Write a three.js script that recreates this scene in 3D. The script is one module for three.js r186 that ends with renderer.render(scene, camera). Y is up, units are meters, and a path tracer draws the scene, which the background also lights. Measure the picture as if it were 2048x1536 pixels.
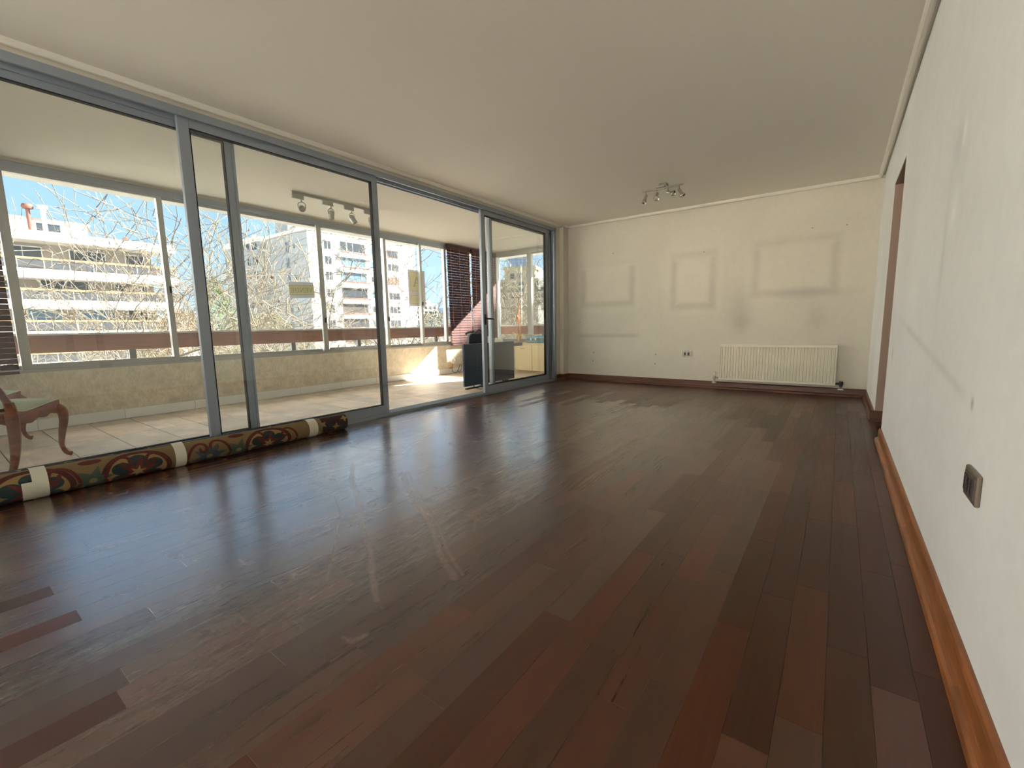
import * as THREE from 'three';
import { mergeGeometries } from 'three/addons/utils/BufferGeometryUtils.js';
import { RoundedBoxGeometry } from 'three/addons/geometries/RoundedBoxGeometry.js';

// ------------------------------------------------------------------ camera, sky, sun, exposure
const scene = new THREE.Scene();
const camera = new THREE.PerspectiveCamera(2 * Math.atan(768 / 884.19) * 180 / Math.PI, 2048 / 1536, 0.02, 3000);
camera.position.set(3.602, 0.880, 6.359);
camera.rotation.set(-7.511 * Math.PI / 180, 36.401 * Math.PI / 180, -1.032 * Math.PI / 180, 'YXZ');
camera.updateMatrixWorld(true);
scene.add(camera);
const renderer = new THREE.WebGLRenderer({ antialias: true });
renderer.toneMapping = THREE.LinearToneMapping;
renderer.toneMappingExposure = 1.07;
renderer.outputColorSpace = THREE.SRGBColorSpace;
renderer.shadowMap.enabled = true;
renderer.shadowMap.type = THREE.PCFSoftShadowMap;

const SUN_I = 68, SKY_I = 1.06;
const sunDir = new THREE.Vector3(0.50, 0.709, -1).normalize();
const sun = new THREE.DirectionalLight(new THREE.Color(1.0, 0.95, 0.87), SUN_I);
sun.position.copy(sunDir).multiplyScalar(120); sun.castShadow = true;
Object.assign(sun.shadow.camera, { left: -110, right: 110, top: 110, bottom: -110, near: 1, far: 400 });
sun.shadow.mapSize.set(4096, 4096);
scene.add(sun, sun.target);
{ // clear sky: pale at the horizon, blue above, brighter round the sun
  const w = 256, h = 128, d = new Float32Array(w * h * 4), v = new THREE.Vector3();
  for (let j = 0; j < h; j++) for (let i = 0; i < w; i++) {
    const el = ((j + 0.5) / h - 0.5) * Math.PI, az = ((i + 0.5) / w - 0.5) * 2 * Math.PI;
    v.set(Math.cos(el) * Math.cos(az), Math.sin(el), Math.cos(el) * Math.sin(az));
    const t = Math.pow(Math.max(0, Math.sin(el)), 0.55), c = Math.max(0, v.dot(sunDir)), g = 0.35 * c * c + 0.9 * Math.pow(c, 12);
    const o = (j * w + i) * 4;
    d[o] = SKY_I * (0.74 - 0.60 * t + g * 0.95); d[o + 1] = SKY_I * (1.02 - 0.50 * t + g * 0.92); d[o + 2] = SKY_I * (1.30 - 0.20 * t + g * 0.85); d[o + 3] = 1;
  }
  const sky = new THREE.DataTexture(d, w, h, THREE.RGBAFormat, THREE.FloatType);
  sky.mapping = THREE.EquirectangularReflectionMapping; sky.magFilter = sky.minFilter = THREE.LinearFilter; sky.colorSpace = THREE.LinearSRGBColorSpace; sky.needsUpdate = true;
  scene.background = sky;
}

// ------------------------------------------------------------------ helpers
function RNG(seed) { let a = seed >>> 0; return () => { a = (a + 0x6D2B79F5) | 0; let t = Math.imul(a ^ (a >>> 15), 1 | a); t = (t + Math.imul(t ^ (t >>> 7), 61 | t)) ^ t; return ((t ^ (t >>> 14)) >>> 0) / 4294967296; }; }
const rnd = RNG(7);
const used = {};
function numbered(name) { const n = used[name] = (used[name] ?? -1) + 1; return n ? name + '_' + String(n).padStart(3, '0') : name; }
const ORIGIN = new Map();
const V = (x, y, z) => new THREE.Vector3(x, y, z);
function thing(name, label, category, pos = [0, 0, 0], group, turn = 0) {       // a Group at the thing's base, children authored in world space
  const o = new THREE.Group(); o.name = numbered(name); o.position.set(...pos); o.rotation.y = turn; scene.add(o);
  o.userData = { label, category }; if (group) o.userData.group = group;
  ORIGIN.set(o, pos); return o;
}
function local(o) { ORIGIN.set(o, [0, 0, 0]); return o; }                       // parts authored in local space
function obj(name, geos, mat, parent) {
  let g = Array.isArray(geos) ? (geos.length === 1 ? geos[0] : mergeGeometries(geos.map(clean))) : geos;
  const m = new THREE.Mesh(g, mat); m.castShadow = m.receiveShadow = true;
  if (parent) {
    const P = ORIGIN.get(parent) ?? [0, 0, 0];
    if (P[0] || P[1] || P[2]) { m.geometry = g.clone(); m.geometry.translate(-P[0], -P[1], -P[2]); }
    ORIGIN.set(m, P); m.name = name; parent.add(m);
  } else { m.name = numbered(name); ORIGIN.set(m, [0, 0, 0]); scene.add(m); }
  return m;
}
function clean(g) { const h = g.index ? g.toNonIndexed() : g; for (const k of Object.keys(h.attributes)) if (!['position', 'normal', 'uv'].includes(k)) h.deleteAttribute(k); return h; }
function tag(o, label, category, group) { Object.assign(o.userData, { label, category }); if (group) o.userData.group = group; return o; }
function struct(name, geos, mat, label) { const o = obj(name, geos, mat); o.userData.kind = 'structure'; if (label) o.userData.label = label; return o; }
function structGroup(name, label) { const o = new THREE.Group(); o.name = name; scene.add(o); o.userData = { kind: 'structure', label }; ORIGIN.set(o, [0, 0, 0]); return o; }
function dup(root, pos, turn, label) { const r = root.clone(); r.name = numbered(root.name.replace(/_\d{3}$/, '')); r.userData = { ...root.userData }; r.position.set(...pos); if (turn !== undefined) r.rotation.set(0, turn, 0); if (label) r.userData.label = label; scene.add(r); return r; }
// boxes with uv in metres
function metreUV(g, s = 1) {
  const p = g.attributes.position, n = g.attributes.normal, uv = new Float32Array(p.count * 2);
  for (let i = 0; i < p.count; i++) {
    const ax = Math.abs(n.getX(i)), ay = Math.abs(n.getY(i)), az = Math.abs(n.getZ(i));
    if (ax >= ay && ax >= az) { uv[2 * i] = p.getZ(i) * s; uv[2 * i + 1] = p.getY(i) * s; }
    else if (ay >= az) { uv[2 * i] = p.getZ(i) * s; uv[2 * i + 1] = p.getX(i) * s; }
    else { uv[2 * i] = p.getX(i) * s; uv[2 * i + 1] = p.getY(i) * s; }
  }
  g.setAttribute('uv', new THREE.BufferAttribute(uv, 2)); return g;
}
function B(x0, x1, y0, y1, z0, z1) { const g = new THREE.BoxGeometry(Math.abs(x1 - x0), Math.abs(y1 - y0), Math.abs(z1 - z0)); g.translate((x0 + x1) / 2, (y0 + y1) / 2, (z0 + z1) / 2); return metreUV(g.toNonIndexed()); }
function RB(x0, x1, y0, y1, z0, z1, r = 0.004, seg = 2) { const g = new RoundedBoxGeometry(Math.abs(x1 - x0), Math.abs(y1 - y0), Math.abs(z1 - z0), seg, r); g.translate((x0 + x1) / 2, (y0 + y1) / 2, (z0 + z1) / 2); return metreUV(g.index ? g.toNonIndexed() : g); }
function tube(pts, r, seg = 24, rad = 8, closed = false) { return new THREE.TubeGeometry(new THREE.CatmullRomCurve3(pts.map((p) => V(...p)), closed), seg, r, rad, closed); }
function rod(a, b, r0, r1 = r0, n = 12) {
  const A = V(...a), Bv = V(...b), d = Bv.clone().sub(A), g = new THREE.CylinderGeometry(r1, r0, d.length(), n);
  g.applyQuaternion(new THREE.Quaternion().setFromUnitVectors(V(0, 1, 0), d.normalize())); g.translate((A.x + Bv.x) / 2, (A.y + Bv.y) / 2, (A.z + Bv.z) / 2); return g;
}
function extrudeAlong(profile, axis, a, b) {      // profile: [[u,v]...] -> prism along 'x' or 'z'
  const s = new THREE.Shape(profile.map((p) => new THREE.Vector2(p[0], p[1])));
  const g = new THREE.ExtrudeGeometry(s, { depth: b - a, bevelEnabled: false });
  if (axis === 'z') g.translate(0, 0, a);                     // u = x, v = y
  else { g.rotateY(Math.PI / 2); g.translate(a, 0, 0); }      // shape x -> -z
  return metreUV(g.index ? g.toNonIndexed() : g);
}
// tapered tube through points with radii
function limb(pts, radii, sides = 10, flat = 1) {
  const curve = new THREE.CatmullRomCurve3(pts.map((p) => V(...p))), N = pts.length * 5, pos = [], idx = [], uv = [];
  const fr = curve.computeFrenetFrames(N, false);
  for (let i = 0; i <= N; i++) {
    const t = i / N, c = curve.getPoint(t), k = t * (radii.length - 1), a = Math.min(radii.length - 2, Math.floor(k)), r = radii[a] + (radii[a + 1] - radii[a]) * (k - a);
    for (let j = 0; j <= sides; j++) { const q = j / sides * Math.PI * 2, n = fr.normals[i].clone().multiplyScalar(Math.cos(q) * r).addScaledVector(fr.binormals[i], Math.sin(q) * r * flat).add(c); pos.push(n.x, n.y, n.z); uv.push(j / sides * 0.2, t * 0.4); }
  }
  for (let i = 0; i < N; i++) for (let j = 0; j < sides; j++) { const a = i * (sides + 1) + j, b = a + sides + 1; idx.push(a, a + 1, b, b, a + 1, b + 1); }
  for (const [row, flip] of [[0, 0], [N, 1]]) { const c = curve.getPoint(row / N), s = pos.length / 3; pos.push(c.x, c.y, c.z); uv.push(0, 0); for (let j = 0; j < sides; j++) { const a = row * (sides + 1) + j; flip ? idx.push(s, a, a + 1) : idx.push(s, a + 1, a); } }
  const g = new THREE.BufferGeometry(); g.setAttribute('position', new THREE.Float32BufferAttribute(pos, 3)); g.setAttribute('uv', new THREE.Float32BufferAttribute(uv, 2)); g.setIndex(idx); g.computeVertexNormals(); return g;
}
// --- noise and textures
const PERM = (() => { const r = RNG(11), p = new Float32Array(65536); for (let i = 0; i < 65536; i++) p[i] = r(); return p; })();
function vn(x, y) { const xi = Math.floor(x), yi = Math.floor(y); let fx = x - xi, fy = y - yi; fx = fx * fx * (3 - 2 * fx); fy = fy * fy * (3 - 2 * fy); const h = (a, b) => PERM[((a * 73 + b * 179 + (a * b & 31) * 7) & 65535)]; const a = h(xi, yi), b = h(xi + 1, yi), c = h(xi, yi + 1), e = h(xi + 1, yi + 1); return a + (b - a) * fx + (c - a) * fy + (a - b - c + e) * fx * fy; }
function fbm(x, y, o = 4) { let s = 0, a = 0.5, t = 0; for (let i = 0; i < o; i++) { s += a * vn(x, y); t += a; a *= 0.5; x = x * 2.03 + 17.1; y = y * 2.03 + 5.3; } return s / t; }
function dataTex(w, h, f, srgb = true, wrap = THREE.RepeatWrapping) {
  const d = new Uint8Array(w * h * 4), c = [0, 0, 0];
  for (let j = 0; j < h; j++) for (let i = 0; i < w; i++) { f(i / w, j / h, c); const o = (j * w + i) * 4; d[o] = Math.max(0, Math.min(255, c[0])); d[o + 1] = Math.max(0, Math.min(255, c[1])); d[o + 2] = Math.max(0, Math.min(255, c[2])); d[o + 3] = 255; }
  const t = new THREE.DataTexture(d, w, h); t.magFilter = THREE.LinearFilter; t.minFilter = THREE.LinearMipmapLinearFilter; t.generateMipmaps = true; t.wrapS = t.wrapT = wrap; if (srgb) t.colorSpace = THREE.SRGBColorSpace; t.needsUpdate = true; return t;
}
function canvasTex(w, h, draw) { const c = document.createElement('canvas'); c.width = w; c.height = h; draw(c.getContext('2d'), w, h); const t = new THREE.CanvasTexture(c); t.colorSpace = THREE.SRGBColorSpace; t.wrapS = t.wrapT = THREE.RepeatWrapping; return t; }
const std = (color, roughness = 0.6, extra = {}) => new THREE.MeshStandardMaterial({ color: color instanceof THREE.Color ? color : new THREE.Color(color), roughness, ...extra });
const lin = (r, g, b) => new THREE.Color().setRGB(r, g, b);

// ------------------------------------------------------------------ dimensions (metres)
const W = 3.895, H = 2.40, ZB = 9.2;          // room width, height, back wall
const BX = -2.28, BE = -1.10, BH = 2.39;      // balcony: parapet face, end wall face, ceiling

// ------------------------------------------------------------------ shared materials
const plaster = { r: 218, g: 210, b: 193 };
const bumpWall = dataTex(256, 256, (u, v, c) => { const n = 128 + 90 * (fbm(u * 40, v * 40, 3) - 0.5); c[0] = c[1] = c[2] = n; }, false);
bumpWall.repeat.set(1.2, 1.2);
const M = {
  plaster: std(new THREE.Color(`rgb(${plaster.r},${plaster.g},${plaster.b})`), 0.9, { bumpMap: bumpWall, bumpScale: 0.0012 }),
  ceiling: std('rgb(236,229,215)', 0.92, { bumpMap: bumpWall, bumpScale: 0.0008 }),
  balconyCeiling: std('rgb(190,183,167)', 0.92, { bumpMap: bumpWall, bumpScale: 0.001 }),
  white: std('rgb(226,222,210)', 0.7),
  alu: std('rgb(158,166,174)', 0.42, { metalness: 0.3 }),
  aluLight: std('rgb(176,176,170)', 0.45, { metalness: 0.3 }),
  aluDark: std('rgb(70,72,70)', 0.5, { metalness: 0.2 }),
  gasket: std('rgb(24,24,24)', 0.8),
  glass: new THREE.MeshPhysicalMaterial({ color: lin(0.99, 1, 0.995), roughness: 0, metalness: 0, transmission: 1, thickness: 0, ior: 1.5 }),
  chrome: std('rgb(205,200,190)', 0.16, { metalness: 1 }),
  brushed: std('rgb(165,160,150)', 0.35, { metalness: 0.9 }),
  black: std('rgb(18,19,21)', 0.45),
  blackSatin: std('rgb(30,32,36)', 0.32),
  radiator: std('rgb(225,217,196)', 0.4),
  facade: std('rgb(232,226,212)', 0.9),
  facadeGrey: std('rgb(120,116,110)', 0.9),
  concrete: std('rgb(168,166,160)', 0.9),
  darkGlass: std('rgb(34,40,46)', 0.25),
  blueGlass: std('rgb(58,84,104)', 0.3),
  frameWhite: std('rgb(150,150,148)', 0.7),
  tanRail: std('rgb(112,84,52)', 0.7),
  redBrown: std('rgb(78,38,28)', 0.8),
};

// ------------------------------------------------------------------ parquet floor
const planks = [];
{ const r = RNG(21), cw = 0.0885, L = 0.62;
  const n = Math.round(W / cw), w = W / n;
  for (let c = 0; c < n; c++) {
    let z = -r() * L;
    while (z < ZB) { const len = L * (r() < 0.2 ? 1.5 : 1), a = Math.max(0, z), b = Math.min(ZB, z + len); if (b - a > 0.03) planks.push({ x0: c * w, x1: (c + 1) * w, z0: a, z1: b, tone: r(), hue: r(), seed: r() * 100 }); z += len; }
  } }
const FW = 2048, FH = 2048;
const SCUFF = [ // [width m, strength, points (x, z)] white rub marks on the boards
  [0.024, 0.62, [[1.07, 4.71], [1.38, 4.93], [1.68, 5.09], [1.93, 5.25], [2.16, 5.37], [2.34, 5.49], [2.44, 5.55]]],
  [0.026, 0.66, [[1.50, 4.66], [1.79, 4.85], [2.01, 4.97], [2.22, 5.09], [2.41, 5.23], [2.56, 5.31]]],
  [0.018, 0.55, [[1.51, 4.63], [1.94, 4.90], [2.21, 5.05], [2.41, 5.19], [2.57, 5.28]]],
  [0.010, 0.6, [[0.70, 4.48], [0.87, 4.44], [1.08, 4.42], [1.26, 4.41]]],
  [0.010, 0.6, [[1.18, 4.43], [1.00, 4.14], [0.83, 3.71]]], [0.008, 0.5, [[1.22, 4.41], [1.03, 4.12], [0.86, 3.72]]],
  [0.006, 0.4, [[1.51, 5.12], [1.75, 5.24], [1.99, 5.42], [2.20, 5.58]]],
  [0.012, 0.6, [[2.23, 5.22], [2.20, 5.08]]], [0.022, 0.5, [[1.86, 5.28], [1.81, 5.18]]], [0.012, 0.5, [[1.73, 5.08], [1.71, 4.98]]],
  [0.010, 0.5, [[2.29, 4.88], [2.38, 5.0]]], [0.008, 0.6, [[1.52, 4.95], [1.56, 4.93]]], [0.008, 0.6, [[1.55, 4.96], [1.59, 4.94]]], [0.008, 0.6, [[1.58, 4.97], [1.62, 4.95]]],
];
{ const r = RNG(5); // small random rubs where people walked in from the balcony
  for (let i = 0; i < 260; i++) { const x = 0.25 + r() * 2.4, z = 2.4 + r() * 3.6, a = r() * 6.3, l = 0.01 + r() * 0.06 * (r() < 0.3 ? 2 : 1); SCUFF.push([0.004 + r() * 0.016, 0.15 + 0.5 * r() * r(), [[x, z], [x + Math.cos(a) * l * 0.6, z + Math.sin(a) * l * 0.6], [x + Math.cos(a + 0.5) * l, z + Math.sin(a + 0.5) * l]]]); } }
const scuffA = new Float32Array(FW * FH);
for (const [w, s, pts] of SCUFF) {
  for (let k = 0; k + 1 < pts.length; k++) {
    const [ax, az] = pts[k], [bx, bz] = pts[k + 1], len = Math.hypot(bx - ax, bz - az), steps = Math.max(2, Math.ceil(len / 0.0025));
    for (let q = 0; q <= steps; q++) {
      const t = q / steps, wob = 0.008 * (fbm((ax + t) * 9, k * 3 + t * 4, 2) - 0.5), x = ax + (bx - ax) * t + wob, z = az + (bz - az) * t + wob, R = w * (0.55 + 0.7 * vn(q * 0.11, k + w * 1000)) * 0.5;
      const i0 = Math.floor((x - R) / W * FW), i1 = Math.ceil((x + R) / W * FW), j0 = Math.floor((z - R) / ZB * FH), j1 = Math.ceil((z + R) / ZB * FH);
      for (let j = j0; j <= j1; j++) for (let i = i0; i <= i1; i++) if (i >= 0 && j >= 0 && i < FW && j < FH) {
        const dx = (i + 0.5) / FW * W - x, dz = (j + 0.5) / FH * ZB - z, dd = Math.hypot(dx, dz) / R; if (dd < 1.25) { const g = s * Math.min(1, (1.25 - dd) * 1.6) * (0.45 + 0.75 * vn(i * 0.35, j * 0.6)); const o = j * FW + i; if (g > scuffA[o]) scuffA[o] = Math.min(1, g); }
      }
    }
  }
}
const floorRGB = new Uint8Array(FW * FH * 4), floorRgh = new Uint8Array(FW * FH * 4);
for (const p of planks) {
  const i0 = Math.round(p.x0 / W * FW), i1 = Math.round(p.x1 / W * FW), j0 = Math.round(p.z0 / ZB * FH), j1 = Math.round(p.z1 / ZB * FH);
  const k = 0.82 + 0.34 * Math.pow(p.tone, 1.2), hr = 78 * k, hg = (40 + 8 * (p.hue - 0.5)) * k, hb = (20 + 7 * (p.hue - 0.5)) * k;
  for (let j = j0; j < j1; j++) for (let i = i0; i < i1; i++) {
    const x = i / FW * W, z = j / FH * ZB, wav = fbm(x * 8 + p.seed, z * 2.2, 2), g = fbm(x * 130 + p.seed + wav * 9, z * 3.2 + p.seed, 3), f = vn(x * 420, z * 26 + p.seed), big = fbm(x * 14 + p.seed * 2, z * 2.1 + p.seed, 2);
    const m = 0.84 + 0.18 * g + 0.05 * f + 0.14 * (big - 0.3), o = j * FW + i, s = scuffA[o], dustGlare = Math.max(0, fbm(x * 5, z * 2.2, 5) - 0.36) * 0.55 * Math.max(0, 1 - Math.abs(x - 0.9) / 1.5) * Math.max(0, 1 - Math.abs(z - 4.7) / 2.2);  // dust film, whitened further where the window reflection falls
    const a = Math.min(1, s * 0.6 + dustGlare), q = o * 4;
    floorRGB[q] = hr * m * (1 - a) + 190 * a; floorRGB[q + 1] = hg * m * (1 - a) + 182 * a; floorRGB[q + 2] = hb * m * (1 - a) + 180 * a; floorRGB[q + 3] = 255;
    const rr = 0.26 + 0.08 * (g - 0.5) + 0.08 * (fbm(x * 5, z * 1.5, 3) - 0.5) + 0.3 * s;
    floorRgh[q] = 0; floorRgh[q + 1] = Math.max(30, Math.min(255, rr * 255)); floorRgh[q + 2] = 0; floorRgh[q + 3] = 255;
  }
}
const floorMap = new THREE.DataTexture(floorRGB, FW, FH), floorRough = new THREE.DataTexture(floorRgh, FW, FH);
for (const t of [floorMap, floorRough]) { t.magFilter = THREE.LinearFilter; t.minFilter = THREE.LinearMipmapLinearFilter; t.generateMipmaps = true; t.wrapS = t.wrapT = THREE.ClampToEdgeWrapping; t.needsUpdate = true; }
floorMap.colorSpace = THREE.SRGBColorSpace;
// lacquer gloss raised along the doors for a stronger window reflection, lowered elsewhere
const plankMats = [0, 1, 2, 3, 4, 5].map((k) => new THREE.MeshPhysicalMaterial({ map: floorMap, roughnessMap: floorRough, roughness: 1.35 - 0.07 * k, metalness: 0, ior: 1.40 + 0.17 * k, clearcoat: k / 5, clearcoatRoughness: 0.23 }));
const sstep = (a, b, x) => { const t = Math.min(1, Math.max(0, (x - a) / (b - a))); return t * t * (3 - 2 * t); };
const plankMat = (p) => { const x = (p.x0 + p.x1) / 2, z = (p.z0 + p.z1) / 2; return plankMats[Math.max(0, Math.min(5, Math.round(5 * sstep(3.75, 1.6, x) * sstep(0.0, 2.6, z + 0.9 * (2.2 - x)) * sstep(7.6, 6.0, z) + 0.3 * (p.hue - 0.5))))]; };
M.plankGap = std('rgb(24,13,8)', 0.9);
function slabPiece(x0, x1, z0, z1, y0, y1, gap, bev, uvf) { // top + bevels + sides
  x0 += gap; x1 -= gap; z0 += gap; z1 -= gap;
  const a = [[x0, z0], [x1, z0], [x1, z1], [x0, z1]], b = [[x0 + bev, z0 + bev], [x1 - bev, z0 + bev], [x1 - bev, z1 - bev], [x0 + bev, z1 - bev]], pos = [], uv = [];
  const tri = (...P) => { for (const [x, y, z] of P) { pos.push(x, y, z); const t = uvf(x, z); uv.push(t[0], t[1]); } };
  const quad = (p, q, r, s) => { tri(p, r, q); tri(p, s, r); };
  const at = (p, y) => [p[0], y, p[1]];
  quad(at(b[0], y1), at(b[1], y1), at(b[2], y1), at(b[3], y1));
  for (let i = 0; i < 4; i++) { const j = (i + 1) % 4; quad(at(a[i], y1 - bev), at(a[j], y1 - bev), at(b[j], y1), at(b[i], y1)); quad(at(a[i], y0), at(a[j], y0), at(a[j], y1 - bev), at(a[i], y1 - bev)); }
  const g = new THREE.BufferGeometry(); g.setAttribute('position', new THREE.Float32BufferAttribute(pos, 3)); g.setAttribute('uv', new THREE.Float32BufferAttribute(uv, 2)); g.computeVertexNormals(); return g;
}
const screenArea = (x0, x1, z0, z1, y = 0) => { // rough share of the picture that a piece covers
  const c = V((x0 + x1) / 2, y, (z0 + z1) / 2), p = c.clone().project(camera); if (p.z > 1 || Math.abs(p.x) > 1.15 || Math.abs(p.y) > 1.15) return 0;
  const d = c.distanceTo(camera.position); return (x1 - x0) * (z1 - z0) * Math.abs(camera.position.y - y) / (d * d * d);
};
const floor = struct('floor', [B(-0.14, W + 0.2, -0.2, -0.012, -0.15, ZB + 0.15), B(W + 0.2, W + 1.5, -0.2, -0.012, -0.15, 3.3)], M.plankGap, 'dark reddish brown parquet floor with white scuff marks');
{ const uvf = (x, z) => [x / W, z / ZB];
  const list = planks.map((p) => [p, screenArea(p.x0, p.x1, p.z0, p.z1)]).sort((a, b) => b[1] - a[1]), rest = [];
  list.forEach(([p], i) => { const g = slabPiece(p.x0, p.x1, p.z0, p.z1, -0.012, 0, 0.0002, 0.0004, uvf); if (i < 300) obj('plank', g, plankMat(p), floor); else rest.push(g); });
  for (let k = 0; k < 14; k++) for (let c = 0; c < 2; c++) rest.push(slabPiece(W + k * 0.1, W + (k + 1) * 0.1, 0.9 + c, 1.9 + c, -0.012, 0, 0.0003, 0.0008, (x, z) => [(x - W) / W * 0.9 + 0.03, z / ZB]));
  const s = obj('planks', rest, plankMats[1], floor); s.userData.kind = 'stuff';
}

// ------------------------------------------------------------------ walls and ceiling of the room
const farWallMap = dataTex(1536, 1024, (u, v, c) => { // grey outlines of pictures that hung here, smudges, nail holes
  const x = u * W, y = v * H; let k = 1 + 0.05 * (fbm(x * 2.2, y * 2.2, 4) - 0.5) + 0.02 * (fbm(x * 30, y * 30, 2) - 0.5);
  const soft = (d, w) => Math.exp(-(d * d) / (w * w));
  const frame = (x0, x1, y0, y1, s, top) => {
    const dx = Math.max(x0 - x, x - x1), dy = Math.max(y0 - y, y - y1), d = Math.max(dx, dy), rough = 0.6 + 0.8 * fbm(x * 6 + x0, y * 6, 3);
    if (d < 0) k += 0.018 * s * Math.min(1, -d * 20);
    const fade = y > y1 - 0.05 ? top : 1; k -= s * 0.060 * soft(d - 0.02, 0.045) * rough * fade; if (d > 0.04) k += 0.015 * s * soft(d - 0.11, 0.04) * fade;
  };
  frame(0.36, 1.10, 1.20, 1.76, 0.9, 0.15); frame(1.74, 2.20, 1.12, 1.76, 0.9, 0.5); frame(2.74, 3.50, 1.24, 1.80, 0.8, 0.5);
  k -= 0.08 * soft(y - 0.70, 0.028) * Math.max(0, Math.min(1, (x - 0.2) * 8)) * Math.max(0, Math.min(1, (1.28 - x) * 8)) * (0.6 + 0.7 * fbm(x * 9, y * 4, 2));
  k -= 0.055 * soft(y - 0.86, 0.12) * soft(x - 2.62, 0.18) * fbm(x * 7, y * 7, 3) * 1.6; k -= 0.06 * soft(y - 1.0, 0.28) * soft(x - 2.58, 0.12); k -= 0.05 * soft(y - 0.9, 0.15) * soft(x - 3.38, 0.1);
  k -= 0.045 * soft(y - 1.18, 0.07) * soft(x - 3.3, 0.45) * fbm(x * 5, y * 5, 3) * 1.5;
  for (const [hx, hy, s] of [[0.516, 0.44, 0.012], [0.508, 0.306, 0.012], [1.493, 0.432, 0.011], [1.489, 0.294, 0.011], [0.822, 1.918, 0.01], [0.28, 0.92, 0.008], [2.1, 1.8, 0.008], [3.28, 1.94, 0.008], [3.6, 1.93, 0.008]]) { const d = Math.hypot(x - hx, y - hy); if (d < s * 2) k -= 0.75 * Math.max(0, 1 - d / s); }
  c[0] = plaster.r * k; c[1] = plaster.g * (k - 0.004); c[2] = plaster.b * (k + 0.002);
}, true, THREE.ClampToEdgeWrapping);
const rightWallMap = dataTex(2048, 768, (u, v, c) => {
  const z = u * ZB, y = v * H; let k = 1 + 0.05 * (fbm(z * 1.8, y * 1.8, 4) - 0.5) + 0.02 * (fbm(z * 26, y * 26, 2) - 0.5);
  const soft = (d, w) => Math.exp(-(d * d) / (w * w));
  k -= 0.045 * soft(z - 4.05, 0.030) * soft(y - 1.12, 0.2) * (0.5 + fbm(z * 8, y * 3, 3)); k -= 0.05 * soft(z - 4.15, 0.13) * soft(y - 1.42, 0.14) * fbm(z * 7, y * 6, 3) * 1.7; k += 0.06 * soft(z - 4.22, 0.03) * soft(y - 1.48, 0.05); k += 0.05 * soft(z - 4.18, 0.05) * soft(y - 1.24, 0.06);
  const ln = 0.83 - (z - 3.2) * 0.115; k -= 0.04 * soft(y - ln, 0.018) * Math.max(0, Math.min(1, (z - 2.7) * 2)) * Math.max(0, Math.min(1, (4.7 - z) * 6)) * (0.5 + fbm(z * 6, y * 6, 2));
  k -= 0.22 * soft(z - 4.73, 0.014) * soft(y - 0.655, 0.016); k -= 0.12 * soft(z - 2.55, 0.03) * soft(y - 0.66, 0.05); k -= 0.04 * soft(y - 0.16, 0.08) * fbm(z * 3, 1, 3);
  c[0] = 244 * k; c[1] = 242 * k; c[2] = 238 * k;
}, true, THREE.ClampToEdgeWrapping);
function planarUV(g, fu, fv) { const p = g.attributes.position, uv = new Float32Array(p.count * 2); for (let i = 0; i < p.count; i++) { uv[2 * i] = fu(p.getX(i), p.getY(i), p.getZ(i)); uv[2 * i + 1] = fv(p.getX(i), p.getY(i), p.getZ(i)); } g.setAttribute('uv', new THREE.BufferAttribute(uv, 2)); return g; }
M.farWall = std('white', 0.9, { map: farWallMap }); M.rightWall = std('white', 0.9, { map: rightWallMap });
struct('wall_far', planarUV(B(-0.14, W + 1.5, -0.2, H + 0.2, -0.16, 0), (x) => x / W, (x, y) => y / H), M.farWall, 'cream far wall with grey outlines of removed pictures');
const zO1 = 2.24, zO2 = 1.45, yO = 1.968;
struct('wall_right', mergeGeometries([B(W, W + 0.2, -0.012, H + 0.2, zO1, ZB + 0.15), B(W, W + 0.2, yO, H + 0.2, zO2, zO1), B(W, W + 0.2, -0.012, H + 0.2, 0, zO2)].map((g) => planarUV(g, (x, y, z) => z / ZB, (x, y) => y / H))), M.rightWall, 'cream right wall with smudges and a narrow door opening');
struct('wall_corridor', [B(W + 1.3, W + 1.5, -0.012, H + 0.2, 0, 3.3), B(W + 0.2, W + 1.3, -0.012, H + 0.2, 3.1, 3.3)], M.plaster);
struct('wall_back', [B(-0.14, 0.3, -0.2, H + 0.2, ZB, ZB + 0.15), B(3.6, W + 0.2, -0.2, H + 0.2, ZB, ZB + 0.15), B(0.3, 3.6, -0.2, 0.12, ZB, ZB + 0.15), B(0.3, 3.6, 2.32, H + 0.2, ZB, ZB + 0.15)], M.plaster);
{ const w = structGroup('window_3', 'wide unseen window added behind the camera for fill daylight'); for (const [a, b] of [[0.3, 0.36], [1.90, 1.98], [3.54, 3.6]]) obj('mullion', RB(a, b, 0.12, 2.32, ZB + 0.04, ZB + 0.10, 0.003), M.alu, w); for (const [a, b] of [[0.12, 0.18], [2.26, 2.32]]) obj('rail', RB(0.3, 3.6, a, b, ZB + 0.04, ZB + 0.10, 0.003), M.alu, w); for (const [a, b] of [[0.36, 1.90], [1.98, 3.54]]) obj('pane', B(a - 0.004, b + 0.004, 0.17, 2.27, ZB + 0.066, ZB + 0.072), M.glass, w); }  // added window, out of view, lets more daylight into the room
struct('wall_left', [B(-0.14, 0, -0.2, H + 0.2, BE - 0.14, 0.27), B(-0.001, 0.068, -0.012, H + 0.2, -0.01, 0.155), B(-0.14, 0, 2.347, H + 0.2, 0.27, ZB)], M.plaster, 'cream pier and lintel round the sliding glass doors');
struct('ceiling', [B(-0.14, W + 0.2, H, H + 0.22, -0.16, ZB + 0.15), B(W + 0.2, W + 1.5, H, H + 0.22, -0.16, 3.3)], M.ceiling, 'cream plaster ceiling');
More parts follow.
